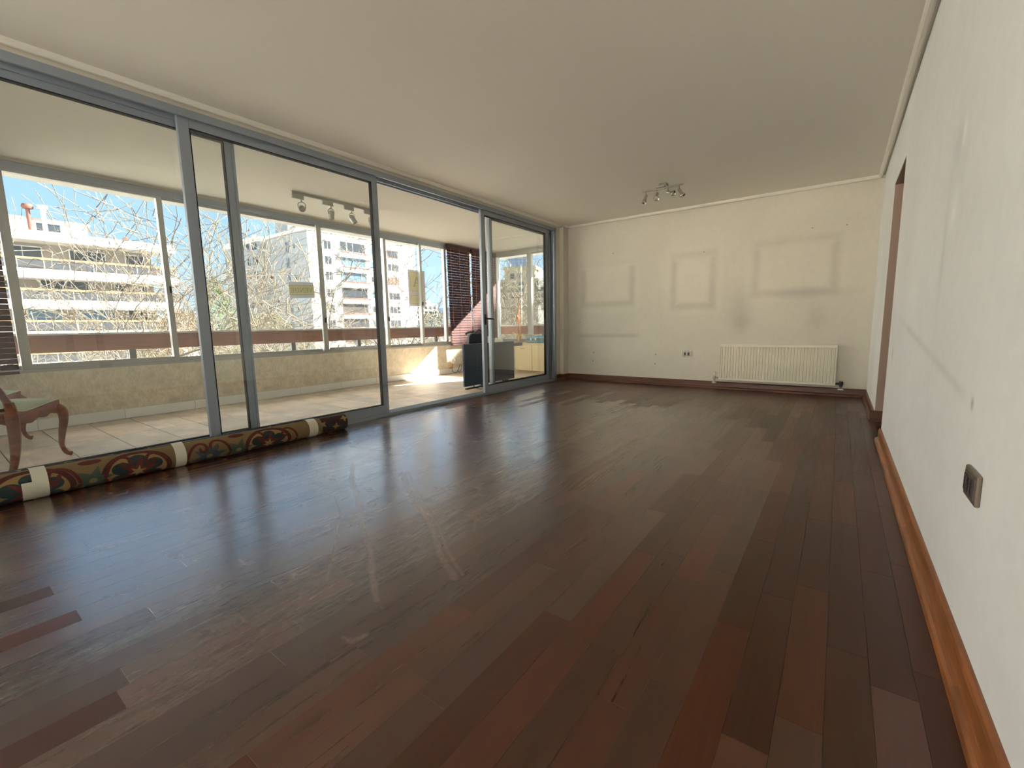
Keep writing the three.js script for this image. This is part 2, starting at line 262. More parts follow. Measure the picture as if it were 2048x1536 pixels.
// cornice strips, thin stepped profile
const CP = [[0, -0.010], [0.014, -0.011], [0.018, -0.024], [0.027, -0.032], [0.041, -0.030], [0.051, -0.018], [0.054, -0.002], [0.054, 0.002], [0, 0.002]];
struct('trim_2', extrudeAlong(CP.map(([u, v]) => [-u, H + v]), 'x', 0.068, W), M.ceiling, 'thin plaster cornice along the far wall');     // shape x -> -z, so -u -> +z
struct('trim_3', extrudeAlong(CP.map(([u, v]) => [W - u, H + v]).reverse(), 'z', 0, ZB), M.ceiling, 'thin plaster cornice along the right wall');
struct('trim_4', [extrudeAlong(CP.map(([u, v]) => [u, H + v]), 'z', 0.155, ZB), extrudeAlong(CP.map(([u, v]) => [0.068 + u, H + v]), 'z', 0, 0.155)], M.ceiling, 'thin plaster cornice above the glass doors');
struct('shade_trim_5', [B(W + 0.003, W + 0.2, 0.09, yO, zO2 - 0.002, zO2 + 0.006), B(W + 0.003, W + 0.2, yO - 0.006, yO + 0.002, zO2, zO1)], std('rgb(168,140,124)', 0.7), 'thin faces of the door opening painted brown for shade');  // brown colour stands in for the shade inside the opening
// baseboards
const woodTex = (seed, rgb, amp = 0.45) => dataTex(512, 256, (u, v, c) => { const g = fbm(u * 6 + seed, v * 60 + 3 * fbm(u * 4 + seed, v * 5, 2), 4), k = 1 - amp / 2 + amp * g; c[0] = rgb[0] * k; c[1] = rgb[1] * k; c[2] = rgb[2] * k; });
M.baseDark = std('white', 0.38, { map: woodTex(3, [92, 54, 33]) }); M.baseLight = std('white', 0.30, { map: woodTex(9, [150, 90, 48]) });
const BP = [[0, 0], [0.034, 0], [0.034, 0.006], [0.031, 0.016], [0.024, 0.023], [0.016, 0.026], [0.015, 0.030], [0.015, 0.074], [0.012, 0.084], [0.006, 0.092], [0, 0.092]];
struct('baseboard_far', extrudeAlong(BP.map(([u, v]) => [-u, v]), 'x', 0.068, W), M.baseDark, 'dark brown wooden baseboard under the radiator');
struct('baseboard_right', [extrudeAlong(BP.map(([u, v]) => [W - u, v]).reverse(), 'z', zO1, ZB)], M.baseLight, 'brown wooden baseboard with quarter round along the right wall');
struct('baseboard_corner', [extrudeAlong(BP.map(([u, v]) => [W - u, v]).reverse(), 'z', 0, zO2), extrudeAlong(BP.map(([u, v]) => [-zO2 - u, v]), 'x', W - 0.03, W + 0.2)], M.baseDark, 'dark brown baseboard turning into the door opening');
struct('baseboard_left', [extrudeAlong(BP.map(([u, v]) => [0.068 + u, v]), 'z', 0, 0.17), extrudeAlong(BP.map(([u, v]) => [-0.155 - u, v]), 'x', 0, 0.07), extrudeAlong(BP.map(([u, v]) => [u, v]), 'z', 0.155, 0.27)], M.baseDark, 'dark brown baseboard round the corner pier');

// ------------------------------------------------------------------ sliding glass doors
{ const t = structGroup('trim_1', 'grey aluminium frame of the sliding glass doors');
  const zA = 0.27;
  obj('head_track', [B(-0.14, 0, 2.322, 2.347, zA, ZB), B(-0.012, 0.004, 2.300, 2.350, zA, ZB), B(-0.022, -0.014, 2.312, 2.33, zA, ZB), B(-0.082, -0.072, 2.285, 2.33, zA, ZB), B(-0.14, -0.13, 2.285, 2.33, zA, ZB)], M.alu, t);
  obj('sill_track', [B(-0.14, 0.004, 0, 0.016, zA, ZB), B(-0.010, 0.004, 0, 0.032, zA, ZB), B(-0.052, -0.043, 0.01, 0.03, zA, ZB), B(-0.082, -0.072, 0, 0.032, zA, ZB), B(-0.112, -0.103, 0.01, 0.03, zA, ZB), B(-0.14, -0.13, 0, 0.032, zA, ZB)], M.alu, t);
  obj('jamb', [B(-0.14, 0, 0, 2.347, zA, zA + 0.025), B(-0.012, 0.004, 0, 2.347, zA, zA + 0.06), B(-0.082, -0.072, 0, 2.33, zA, zA + 0.06), B(-0.14, -0.13, 0, 2.33, zA, zA + 0.06)], M.alu, t);
  obj('jamb', [B(-0.14, 0.004, 0, 2.347, ZB - 0.05, ZB)], M.alu, t);
}
function door(n, x0, z0, z1, label, opts = {}) { // panel occupying x0-0.035 .. x0
  const d = structGroup('door_' + n, label), x1 = x0 - 0.036, w = 0.067, yb = 0.026, yt = 2.312;
  for (const [a, b, near] of [[z0, z0 + w, 0], [z1 - w, z1, 1]]) {
    const g = [RB(x1, x0, yb, yt, a, b, 0.003)];
    if (opts.ribs === near) g.push(B(x0 - 0.001, x0 + 0.012, yb, yt, near ? b - 0.018 : a + 0.004, near ? b - 0.004 : a + 0.018), B(x0 - 0.001, x0 + 0.006, yb, yt, (a + b) / 2 - 0.006, (a + b) / 2 + 0.006));
    obj('stile', g, M.alu, d);
  }
  obj('rail', RB(x1, x0, yb, 0.112, z0 + w, z1 - w, 0.003), M.alu, d); obj('rail', RB(x1, x0, 2.245, yt, z0 + w, z1 - w, 0.003), M.alu, d);
  obj('gasket', [B(x1 - 0.001, x0 + 0.001, 0.112, 0.118, z0 + w, z1 - w), B(x1 - 0.001, x0 + 0.001, 2.239, 2.245, z0 + w, z1 - w), B(x1 - 0.001, x0 + 0.001, 0.112, 2.245, z0 + w, z0 + w + 0.005), B(x1 - 0.001, x0 + 0.001, 0.112, 2.245, z1 - w - 0.005, z1 - w)], M.gasket, d);
  const xc = (x0 + x1) / 2; obj('pane', B(xc - 0.003, xc + 0.003, 0.112, 2.245, z0 + w - 0.005, z1 - w + 0.005), M.glass, d);
  return d;
}
door(1, -0.090, 4.765, 6.60, 'left outer sliding glass door behind the rolled rug', { ribs: 0 });
door(2, -0.030, 3.540, 5.130, 'sliding glass door with its stile overlapping the left door');
const d3 = door(3, -0.030, 0.455, 2.018, 'right sliding glass door with a black lever handle');
door(4, -0.090, 0.330, 1.805, 'outer right sliding glass door behind the handled door', { ribs: 1 });
door(5, -0.030, 6.53, 8.15, 'glass door panel beside the camera'); door(6, -0.090, 8.08, 9.15, 'last glass door panel behind the camera');
obj('handle', [RB(-0.030, -0.022, 0.90, 1.03, 1.965, 1.995, 0.003), rod([-0.025, 0.972, 1.98], [0.012, 0.972, 1.98], 0.010), limb([[0.010, 0.972, 1.985], [0.016, 0.972, 1.94], [0.016, 0.970, 1.88], [0.012, 0.966, 1.845]], [0.010, 0.010, 0.009, 0.007], 10)], M.black, d3);

// ------------------------------------------------------------------ balcony shell
const stuccoBump = dataTex(512, 512, (u, v, c) => { const n = 128 + 120 * (fbm(u * 50, v * 22, 4) - 0.5) + 50 * (vn(u * 130, v * 60) - 0.5); c[0] = c[1] = c[2] = n; }, false);
const stuccoMap = dataTex(512, 512, (u, v, c) => { const k = 0.93 + 0.14 * fbm(u * 14, v * 14, 4) - 0.08 * vn(u * 90, v * 42); c[0] = 230 * k; c[1] = 219 * k; c[2] = 196 * k; });
M.stucco = std('white', 0.95, { map: stuccoMap, bumpMap: stuccoBump, bumpScale: 0.004 });
M.facadeOwn = std('rgb(205,196,178)', 0.95);
const wb = struct('wall_balcony', [B(BX - 0.14, BX, -0.3, 0.535, BE - 0.14, ZB + 0.15)], M.stucco, 'beige stucco parapet along the balcony');
const we = struct('wall_balcony_end', [B(BX, -0.14, -0.3, 0.535, BE - 0.14, BE)], M.stucco, 'beige stucco parapet at the far end of the balcony');
struct('wall_balcony_back', [B(BX - 0.14, -0.14, -0.3, BH + 0.2, ZB, ZB + 0.15)], M.stucco);
const skirtMat = [0, 1, 2].map((i) => std(['rgb(240,238,232)', 'rgb(235,233,228)', 'rgb(243,240,234)'][i], 0.35));
{ const g = RB(BX, BX + 0.012, 0.004, 0.100, 0, 0.617, 0.002, 1);
  for (let i = 0; i < 17; i++) { const z = BE + 0.02 + i * 0.62; const m = obj('skirting_tile', g, skirtMat[i % 3], wb); m.position.z = z; } 
  const g2 = RB(0, 0.60, 0.004, 0.100, BE, BE + 0.012, 0.002, 1); for (let i = 0; i < 3; i++) { const m = obj('skirting_tile', g2, skirtMat[i % 3], we); m.position.x = BX + 0.02 + i * 0.61; } }
// tiles
const tileMap = dataTex(512, 512, (u, v, c) => { const k = 0.90 + 0.22 * (fbm(u * 5, v * 9, 4) - 0.4) + 0.05 * (vn(u * 120, v * 120) - 0.5), w = fbm(u * 3 + 9, v * 5, 3); c[0] = 236 * k; c[1] = (214 + 10 * w) * k; c[2] = (190 + 18 * w) * k; });
const tileMats = [0, 1, 2, 3].map((i) => std(['rgb(255,252,248)', 'rgb(246,244,240)', 'rgb(255,246,236)', 'rgb(238,234,230)'][i], 0.42, { map: tileMap }));
const bf = struct('balcony_floor', [B(-2.78, -0.14, -0.25, -0.010, -1.75, ZB + 0.15)], std('rgb(92,76,62)', 0.95), 'beige terracotta tiled balcony floor');
{ const xs = [BX, -1.995, -1.37, -0.75, -0.14], pz = 0.3135, r = RNG(31);
  for (let i = 0; i < 33; i++) for (let k = 0; k < 4; k++) { const z0 = BE + i * pz - 0.075, z1 = Math.min(z0 + pz, ZB); if (z1 - z0 < 0.05) continue; const a = Math.max(z0, BE), ou = r(), ov = r(); obj('tile', slabPiece(xs[k], xs[k + 1], a, z1, -0.010, 0.0, 0.0030, 0.0018, (x, z) => [ou + x * 0.8, ov + z * 0.8]), tileMats[Math.floor(r() * 4)], bf); } }
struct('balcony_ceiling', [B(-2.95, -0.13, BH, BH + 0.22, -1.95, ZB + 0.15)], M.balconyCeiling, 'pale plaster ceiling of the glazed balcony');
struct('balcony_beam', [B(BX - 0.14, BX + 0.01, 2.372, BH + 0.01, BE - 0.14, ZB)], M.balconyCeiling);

// balcony glazing: long side and end
{ const w = structGroup('window_1', 'long row of grey sliding windows above the balcony parapet'), x0 = -2.365, x1 = -2.285, top = 2.372, bot = 0.535;
  obj('sill', [RB(x0 - 0.02, x1 + 0.006, bot, 0.562, BE, ZB, 0.003), B(-2.33, -2.322, 0.562, 0.575, BE, ZB)], M.aluLight, w);
  obj('head', [B(x0, x1, 2.325, top, BE, ZB), B(x1 - 0.008, x1 + 0.002, 2.305, top, BE, ZB), B(-2.33, -2.322, 2.30, 2.33, BE, ZB), B(x0, x0 + 0.008, 2.29, top, BE, ZB)], M.alu, w);
  const ms = [[-1.10, -1.05], [-0.29, -0.245], [0.345, 0.395], [0.940, 0.985], [1.685, 1.735], [2.755, 2.850], [4.585, 4.635], [5.710, 5.775], [7.55, 7.61], [9.10, 9.2]];
  for (const [a, b] of ms) obj('mullion', b - a > 0.08 ? [RB(-2.322, x1 - 0.004, 0.562, 2.325, a + 0.045, b, 0.003), RB(x0 + 0.004, -2.330, 0.562, 2.325, a, b - 0.045, 0.003)] : RB(-2.352, x1 - 0.003, 0.562, 2.325, a, b, 0.003), M.aluLight, w);
  for (let i = 0; i + 1 < ms.length; i++) { const a = ms[i][1], b = ms[i + 1][0], xo = i % 2 ? -2.345 : -2.305, lo = i % 2 ? 0.60 : 0.612;
    obj('rail', RB(xo - 0.014, xo + 0.014, 0.562, lo, a, b, 0.003), M.aluLight, w); obj('rail', RB(xo - 0.014, xo + 0.014, 2.282, 2.325, a, b, 0.003), M.aluLight, w);
    obj('pane', B(xo - 0.0025, xo + 0.0025, lo - 0.004, 2.286, a - 0.004, b + 0.004), M.glass, w); }
  for (const [z, y] of [[4.59, 1.30], [2.80, 0.97], [1.69, 0.99], [0.95, 1.25]]) obj('latch', RB(x1 - 0.003, x1 + 0.012, y, y + 0.07, z, z + 0.018, 0.003), M.black, w);
}
{ const w = structGroup('window_2', 'window at the far end of the balcony'), z0 = BE - 0.085, z1 = BE - 0.005, top = 2.372;
  obj('sill', RB(BX, -0.14, 0.535, 0.562, z0 - 0.02, z1 + 0.006, 0.003), M.aluLight, w);
  obj('head', [B(BX, -0.14, 2.325, BH, z0, z1), B(BX, -0.14, 2.30, BH, z1 - 0.008, z1 + 0.004)], M.aluLight, w);
  const ms = [[BX - 0.06, BX + 0.06], [-1.485, -1.385], [-0.62, -0.56], [-0.20, -0.14]];
  for (const [a, b] of ms) obj('mullion', RB(a, b, 0.562, 2.325, z0 + 0.01, z1 - 0.003, 0.003), M.aluLight, w);
  for (let i = 0; i + 1 < ms.length; i++) { const a = ms[i][1], b = ms[i + 1][0], zc = BE - 0.03 - (i % 2) * 0.03; obj('rail', RB(a, b, 0.562, 0.605, zc - 0.014, zc + 0.014, 0.003), M.aluLight, w); obj('rail', RB(a, b, 2.282, 2.325, zc - 0.014, zc + 0.014, 0.003), M.aluLight, w); obj('pane', B(a - 0.004, b + 0.004, 0.60, 2.286, zc - 0.0025, zc + 0.0025), M.glass, w); }
}
// ------------------------------------------------------------------ main room objects
{ // radiator on the far wall
  const t = thing('radiator', 'white ribbed panel radiator on the far wall with chrome valves', 'radiator', [2.985, 0.092, 0.06]);
  const x0 = 2.362, x1 = 3.606, y0 = 0.124, y1 = 0.596, zf = 0.098, n = 37, pts = [];
  const fl0 = x0 + 0.012, fl1 = x1 - 0.012, pw = (fl1 - fl0) / n;
  for (let i = 0; i < n; i++) for (const [f, d] of [[0.0, 0], [0.16, 0.0], [0.34, 0.010], [0.62, 0.010], [0.80, 0.0]]) pts.push([fl0 + (i + f) * pw, zf - 0.011 + d]);
  pts.push([fl1, zf - 0.011]);
  const sh = new THREE.Shape([...pts, [x1 - 0.012, 0.078], [x0 + 0.012, 0.078]].map(([x, z]) => new THREE.Vector2(x, -z)));
  const ribs = new THREE.ExtrudeGeometry(sh, { depth: y1 - y0 - 0.062, bevelEnabled: false }); ribs.rotateX(-Math.PI / 2); ribs.translate(0, y0 + 0.026, 0);
  obj('panel', [ribs, RB(x0, x1, y1 - 0.036, y1 - 0.002, 0.076, zf + 0.001, 0.005), RB(x0, x1, y0, y0 + 0.027, 0.076, zf + 0.001, 0.005), RB(x0, x0 + 0.013, y0, y1 - 0.002, 0.076, zf, 0.004), RB(x1 - 0.013, x1, y0, y1 - 0.002, 0.076, zf, 0.004)].map(clean), M.radiator, t);
  obj('panel', RB(x0 + 0.01, x1 - 0.01, y0 + 0.005, y1 - 0.01, 0.028, 0.042, 0.004), M.radiator, t);
  const gr = []; for (let i = 0; i < 60; i++) gr.push(B(x0 + 0.01 + i * 0.0206, x0 + 0.016 + i * 0.0206, y1 - 0.006, y1, 0.03, 0.09)); gr.push(B(x0, x1, y1 - 0.006, y1 + 0.001, 0.026, 0.036), B(x0, x1, y1 - 0.006, y1 + 0.001, 0.084, zf));
  obj('grille', gr, M.radiator, t);
  obj('side_panel', RB(x0 - 0.002, x0 + 0.004, y0 + 0.01, y1, 0.03, 0.09, 0.002), M.radiator, t); obj('side_panel', RB(x1 - 0.004, x1 + 0.002, y0 + 0.01, y1, 0.03, 0.09, 0.002), M.radiator, t);
  for (const b of [2.6, 3.38]) obj('bracket', B(b, b + 0.03, y0 + 0.04, y1 - 0.06, 0, 0.03), M.radiator, t);
  const lathe = (prof, x, y, z, seg = 16) => { const g = new THREE.LatheGeometry(prof.map(([r, yy]) => new THREE.Vector2(r, yy)), seg); g.translate(x, y, z); return g; };
  const v1 = obj('valve', [rod([2.305, 0.09, 0.058], [2.305, 0.165, 0.058], 0.009), lathe([[0, 0.128], [0.016, 0.128], [0.017, 0.150], [0.013, 0.165], [0.013, 0.172], [0, 0.172]], 2.305, 0, 0.058), rod([2.305, 0.148, 0.058], [2.366, 0.148, 0.058], 0.011)].map(clean), M.brushed, t);
  obj('knob', lathe([[0, 0.170], [0.012, 0.170], [0.019, 0.178], [0.019, 0.194], [0.014, 0.198], [0.019, 0.203], [0.019, 0.222], [0.015, 0.228], [0, 0.228]], 2.305, 0, 0.058), M.radiator, v1);
  const v2 = obj('valve', [rod([3.66, 0.09, 0.058], [3.66, 0.16, 0.058], 0.009), lathe([[0, 0.120], [0.016, 0.120], [0.017, 0.172], [0.012, 0.176], [0, 0.176]], 3.66, 0, 0.058), rod([3.66, 0.148, 0.058], [3.602, 0.148, 0.058], 0.012)].map(clean), M.aluDark, t);
  for (const x of [2.305, 3.66]) obj('pipe_collar', lathe([[0.010, 0.076], [0.030, 0.076], [0.031, 0.083], [0.020, 0.092], [0.010, 0.093]], x, 0, 0.058, 20), M.white, t);
}
function socket(label, place, mats, modules) { // plate in x-y plane facing +z, placed by a matrix
  const t = thing('wall_socket', label, 'socket', [0, 0, 0]); local(t); t.applyMatrix4(place);
  obj('plate', RB(-0.060, 0.060, -0.038, 0.038, 0, 0.010, 0.004, 3), mats[0], t);
  const inner = obj('frame', RB(-0.050, 0.050, -0.027, 0.027, 0.008, 0.012, 0.002), mats[1], t);
  for (const x of modules) { const m = obj('socket_module', RB(x - 0.011, x + 0.011, -0.021, 0.021, 0.010, 0.0145, 0.002), mats[2], t); obj('socket_hole', [rod([x, 0.010, 0.0148], [x, 0.010, 0.0140], 0.0028), rod([x, 0, 0.0148], [x, 0, 0.0140], 0.0028), rod([x, -0.010, 0.0148], [x, -0.010, 0.0140], 0.0028)].map(clean), M.gasket, m); }
  return t;
}
socket('silver double wall socket on the far wall left of the radiator', new THREE.Matrix4().makeTranslation(1.930, 0.450, 0), [std('rgb(168,160,148)', 0.35, { metalness: 0.5 }), std('rgb(190,184,172)', 0.5), std('rgb(50,38,32)', 0.5)], [-0.026, 0.022]);
socket('dark bronze wall socket on the right wall near the camera', new THREE.Matrix4().makeRotationY(-Math.PI / 2).setPosition(W, 0.472, 4.855), [std('rgb(122,108,92)', 0.4, { metalness: 0.35 }), std('rgb(96,84,74)', 0.45), std('rgb(58,48,46)', 0.45)], [-0.030, 0, 0.030]);

{ // chrome bar with four spots on the room ceiling
  const t = thing('ceiling_spotlight', 'chrome bar with four small spotlights on the room ceiling', 'spotlight', [1.945, H, 1.243]);
  obj('ceiling_plate', [RB(1.905, 1.985, 2.372, 2.4, 1.19, 1.27, 0.004), RB(1.885, 1.965, 2.358, 2.374, 1.235, 1.275, 0.003)].map(clean), M.brushed, t);
  const A = [1.715, 2.352, 1.243], Bq = [2.165, 2.352, 1.243];
  obj('bar', rod(A, Bq, 0.009, 0.009, 14), M.brushed, t);
  const heads = [[0.09, [-0.28, -1, 0.15]], [0.37, [0.1, -0.9, 0.75]], [0.63, [0.95, -0.45, 0.3]], [0.90, [0.55, -0.95, 0.1]]];
  const prof = [[0, 0], [0.013, 0.002], [0.017, 0.010], [0.017, 0.058], [0.022, 0.066], [0.031, 0.086], [0.032, 0.094], [0.028, 0.094], [0.020, 0.072], [0, 0.070]];
  for (const [f, d] of heads) {
    const x = A[0] + f * 0.45, p = V(x, 2.300, 1.243), dir = V(...d).normalize();
    const st = obj('stem', [rod([x, 2.348, 1.243], [x, 2.300, 1.243], 0.0045), new THREE.SphereGeometry(0.009, 10, 8).translate(x, 2.300, 1.243)].map(clean), M.brushed, t);
    const g = new THREE.LatheGeometry(prof.map(([r, y]) => new THREE.Vector2(r, y)), 22); g.translate(0, -0.016, 0); g.applyQuaternion(new THREE.Quaternion().setFromUnitVectors(V(0, 1, 0), dir)); g.translate(p.x, p.y, p.z);
    const hd = obj('spot_head', g, M.chrome, t);
    const l = new THREE.CircleGeometry(0.021, 18); l.translate(0, 0, 0); l.applyQuaternion(new THREE.Quaternion().setFromUnitVectors(V(0, 0, 1), dir)); l.translate(p.x + dir.x * 0.062, p.y + dir.y * 0.062, p.z + dir.z * 0.062); obj('bulb', l, M.white, hd);
  }
}
{ // track with four spots on the balcony ceiling
  const t = thing('track_light', 'grey track with four small spotlights on the balcony ceiling', 'spotlight', [-1.335, BH, 3.05]);
  const m = std('rgb(176,172,162)', 0.5), y = BH, zs = [3.58, 3.22, 2.94, 2.66];
  obj('track', [RB(-1.352, -1.318, y - 0.026, y, 2.60, 3.68, 0.003), B(-1.345, -1.325, y - 0.028, y - 0.02, 2.61, 3.66)], m, t);
  const dirs = [[0.9, -0.35, 0.45], [0.05, -1, 0.05], [0.35, -0.9, -0.45], [0.03, -1, -0.08]];
  zs.forEach((z, i) => {
    const ad = obj('adapter', RB(-1.350, -1.320, y - 0.075, y - 0.022, z - 0.035, z + 0.10, 0.004), m, t), c = V(-1.335, y - 0.165, z - 0.01), d = V(...dirs[i]).normalize();
    const side = V(0, 0, 1).cross(d).lengthSq() > 0.2 ? V(0, 0, 1).addScaledVector(d, -d.z).normalize() : V(1, 0, 0);
    const hz = side.clone().setY(0).normalize(), a = c.clone().addScaledVector(hz, 0.036), b = c.clone().addScaledVector(hz, -0.036), up = V(0, 0.062, 0);
    obj('yoke', [tube([a.toArray(), a.clone().add(V(0, 0.045, 0)).toArray(), c.clone().addScaledVector(hz, 0.02).add(up).toArray(), c.clone().addScaledVector(hz, -0.02).add(up).toArray(), b.clone().add(V(0, 0.045, 0)).toArray(), b.toArray()], 0.005, 30, 6), rod([c.x, c.y + 0.060, c.z], [c.x, y - 0.07, c.z], 0.007)].map(clean), m, ad);
    const g = new THREE.LatheGeometry([[0, -0.045], [0.020, -0.044], [0.028, -0.036], [0.032, -0.026], [0.032, 0.046], [0.034, 0.050], [0.034, 0.060], [0.029, 0.060], [0.027, 0.036], [0, 0.034]].map(([r, q]) => new THREE.Vector2(r, q)), 22); g.applyQuaternion(new THREE.Quaternion().setFromUnitVectors(V(0, 1, 0), d)); g.translate(c.x, c.y, c.z);
    obj('spot_head', g, m, t);
  });
}
{ // rolled kilim with three tape bands
  const rugTex = canvasTex(2048, 384, (g, w, h) => { // u along the roll (2.75 m), v round it
    const S = w / 2.75, X = (z) => (z - 4.16) * S; g.fillStyle = '#806842'; g.fillRect(0, 0, w, h);
    const star = (x, y, R, r, n, col, rot = 0) => { g.fillStyle = col; g.beginPath(); for (let i = 0; i < n * 2; i++) { const a = i * Math.PI / n + rot, q = i % 2 ? r : R; g.lineTo(x + Math.cos(a) * q, y + Math.sin(a) * q); } g.closePath(); g.fill(); };
    const oval = (x, y, a, b, col) => { g.fillStyle = col; g.beginPath(); g.ellipse(x, y, a, b, 0, 0, 7); g.fill(); };
    const scroll = (x, y, s, sx) => { g.strokeStyle = '#5c2318'; g.lineWidth = 13; g.lineCap = 'round'; for (const sy of [1, -1]) { g.beginPath(); g.moveTo(x, y + sy * 8); g.bezierCurveTo(x + sx * s * 0.2, y + sy * s * 1.0, x + sx * s * 0.9, y + sy * s * 1.1, x + sx * s * 0.95, y + sy * s * 0.5); g.bezierCurveTo(x + sx * s * 0.9, y + sy * s * 0.25, x + sx * s * 0.6, y + sy * s * 0.3, x + sx * s * 0.62, y + sy * s * 0.55); g.stroke(); } };
    const cy = 150;
    g.fillStyle = '#262a2c'; g.fillRect(0, 0, w, 34); for (let i = 0; i < 60; i++) star(i * 46 + 10, 16, 18, 8, 3, ['#6b3a28', '#8a8268', '#4b2a22'][i % 3], i);
    g.fillStyle = '#2a2d2c'; g.fillRect(0, 268, w, 116); for (let i = 0; i < 40; i++) oval(i * 62, 326 + 20 * (i % 2), 24, 18, ['#5c2a1e', '#77633f', '#394340'][i % 3]);
    const medal = (z) => { const x = X(z); oval(x, cy, 128, 108, '#4d1f17'); oval(x, cy, 108, 90, '#9a7a48'); for (let i = 0; i < 6; i++) { const a = i * Math.PI / 3 + 0.5; oval(x + Math.cos(a) * 66, cy + Math.sin(a) * 56, 34, 28, i % 2 ? '#25332f' : '#2c3b3c'); } oval(x, cy, 62, 54, '#263430'); star(x, cy, 84, 30, 6, '#6a2a1f', 0.3); star(x, cy, 34, 14, 6, '#a58a58', 0.3); };
    const green = (z) => { const x = X(z); star(x, cy, 70, 34, 6, '#4c5743', 0.2); oval(x, cy, 14, 14, '#8d7a4d'); for (const s of [1, -1]) scroll(x + s * 40, cy, 96, s); oval(x, cy - 92, 38, 14, '#5c2318'); oval(x, cy + 92, 38, 14, '#5c2318'); };
    const blue = (z) => { const x = X(z); star(x, cy, 80, 40, 8, '#47525a', 0.2); oval(x, cy, 14, 14, '#8d7a4d'); };
    for (const z of [6.06, 5.617, 4.84]) medal(z); for (const z of [5.82, 5.05]) green(z); blue(5.233); for (const z of [5.46, 5.36, 4.62]) scroll(X(z), cy, 90, z < 5.4 && z > 5 ? -1 : 1);
    g.fillStyle = '#3a201a'; g.fillRect(0, 40, X(4.40), 230); for (let i = 0; i < 9; i++) { star(20 + i * 22, 80 + (i * 67) % 150, 30, 13, 4, ['#a58a58', '#2a3236', '#7a3020', '#8d7648'][i % 4], i); }
    for (let i = 0; i < 26000; i++) { g.fillStyle = i % 2 ? 'rgba(20,12,8,0.16)' : 'rgba(210,180,130,0.10)'; g.fillRect((i * 7919.37) % w, (i * 3571.91) % h, 7, 2); }
  });
  rugTex.wrapS = THREE.ClampToEdgeWrapping;
  const bump = dataTex(256, 256, (u, v, c) => { c[0] = c[1] = c[2] = 128 + 80 * Math.sin(v * 256 * 1.4) * 0.6 + 50 * (vn(u * 200, v * 200) - 0.5); }, false); bump.repeat.set(8, 3);
  const rug = std('white', 0.95, { map: rugTex, bumpMap: bump, bumpScale: 0.002 }), tape = std('rgb(216,208,184)', 0.45);
  const t = thing('rolled_rug', 'rolled patterned kilim rug bound with pale tape on the parquet', 'rug', [0.15, 0, 5.5]);
  const zr = 4.16, zl = 6.91, axis = (z) => { const f = (z - zr) / (zl - zr), r = 0.068 + 0.018 * f; return [0.120 + 0.035 * f + 0.01 * Math.sin(f * 5), r + 0.001, r]; };
  const ring = (z, k, th) => { const [ax, ay, r] = axis(z), lip = 0.05, q = 1 + 0.03 * fbm(z * 3 + th, th * 2, 2) - 0.015, f = th / (Math.PI * 2); return [ax + Math.cos(th) * r * q * (1 - lip / 2 + lip * f) * k, Math.max(0.001, ay + Math.sin(th) * r * q * (1 - lip / 2 + lip * f) * k), z]; };
  const th0 = 1.95; // the free edge lies on top, towards the doors
  function skin(z0, z1, nz, k, nth, a0, a1) { const pos = [], uv = [], idx = []; for (let i = 0; i <= nz; i++) for (let j = 0; j <= nth; j++) { const z = z0 + (z1 - z0) * i / nz, f = a0 + (a1 - a0) * j / nth, [ax, ay, r] = axis(z), th = th0 - f * Math.PI * 2, rr = r * (1.03 - 0.06 * f) * k * (1 + 0.02 * (vn(z * 6, f * 5) - 0.5)); pos.push(ax + Math.cos(th) * rr, Math.max(0.0008 * k, ay + Math.sin(th) * rr), z); uv.push((z - zr) / 2.75, 1 - f); } for (let i = 0; i < nz; i++) for (let j = 0; j < nth; j++) { const a = i * (nth + 1) + j, b = a + nth + 1; idx.push(a, a + 1, b, b, a + 1, b + 1); } const g = new THREE.BufferGeometry(); g.setAttribute('position', new THREE.Float32BufferAttribute(pos, 3)); g.setAttribute('uv', new THREE.Float32BufferAttribute(uv, 2)); g.setIndex(idx); g.computeVertexNormals(); return g; }
  // canvas row 0 (dark strip) belongs to f = 0, the free edge
  obj('rug_body', skin(zr, zl, 90, 1, 48, 0, 1.0), rug, t);
  const edge = []; // thickness of the free edge and the spiral ends
  { const pos = [], idx = []; for (let i = 0; i <= 60; i++) { const z = zr + (zl - zr) * i / 60, [ax, ay, r] = axis(z); for (const k of [1.03, 0.965]) pos.push(ax + Math.cos(th0) * r * k, ay + Math.sin(th0) * r * k, z); } for (let i = 0; i < 60; i++) { const a = i * 2; idx.push(a, a + 1, a + 2, a + 2, a + 1, a + 3); } const g = new THREE.BufferGeometry(); g.setAttribute('position', new THREE.Float32BufferAttribute(pos, 3)); g.setAttribute('uv', new THREE.Float32BufferAttribute(new Float32Array(pos.length / 3 * 2), 2)); g.setIndex(idx); g.computeVertexNormals(); edge.push(clean(g)); }
  const dark = std('rgb(58,44,36)', 0.95, { side: THREE.DoubleSide });
  for (const [z, s] of [[zr, 1], [zl, -1]]) { const [ax, ay, r] = axis(z); const c = new THREE.CircleGeometry(r * 0.965, 30); if (s > 0) c.rotateY(Math.PI); c.translate(ax, ay, z + s * 0.014); edge.push(clean(c));
    const pts = []; for (let i = 0; i <= 150; i++) { const f = i / 150, th = th0 - f * Math.PI * 2 * 5, q = r * (0.97 - 0.85 * f); pts.push([ax + Math.cos(th) * q, ay + Math.sin(th) * q, z + s * 0.012]); } edge.push(clean(tube(pts, 0.0052, 260, 5))); }
  obj('rug_edge', edge, dark, t);
  for (const [a, b] of [[5.995, 6.055], [5.365, 5.425], [4.440, 4.515]]) obj('tape_band', [skin(a, b, 4, 1.035, 40, -0.03, 0.62), ...(a > 5.9 ? [skin(a + 0.05, b + 0.04, 4, 1.05, 20, 0.26, 0.50)] : [])], tape, t);
}
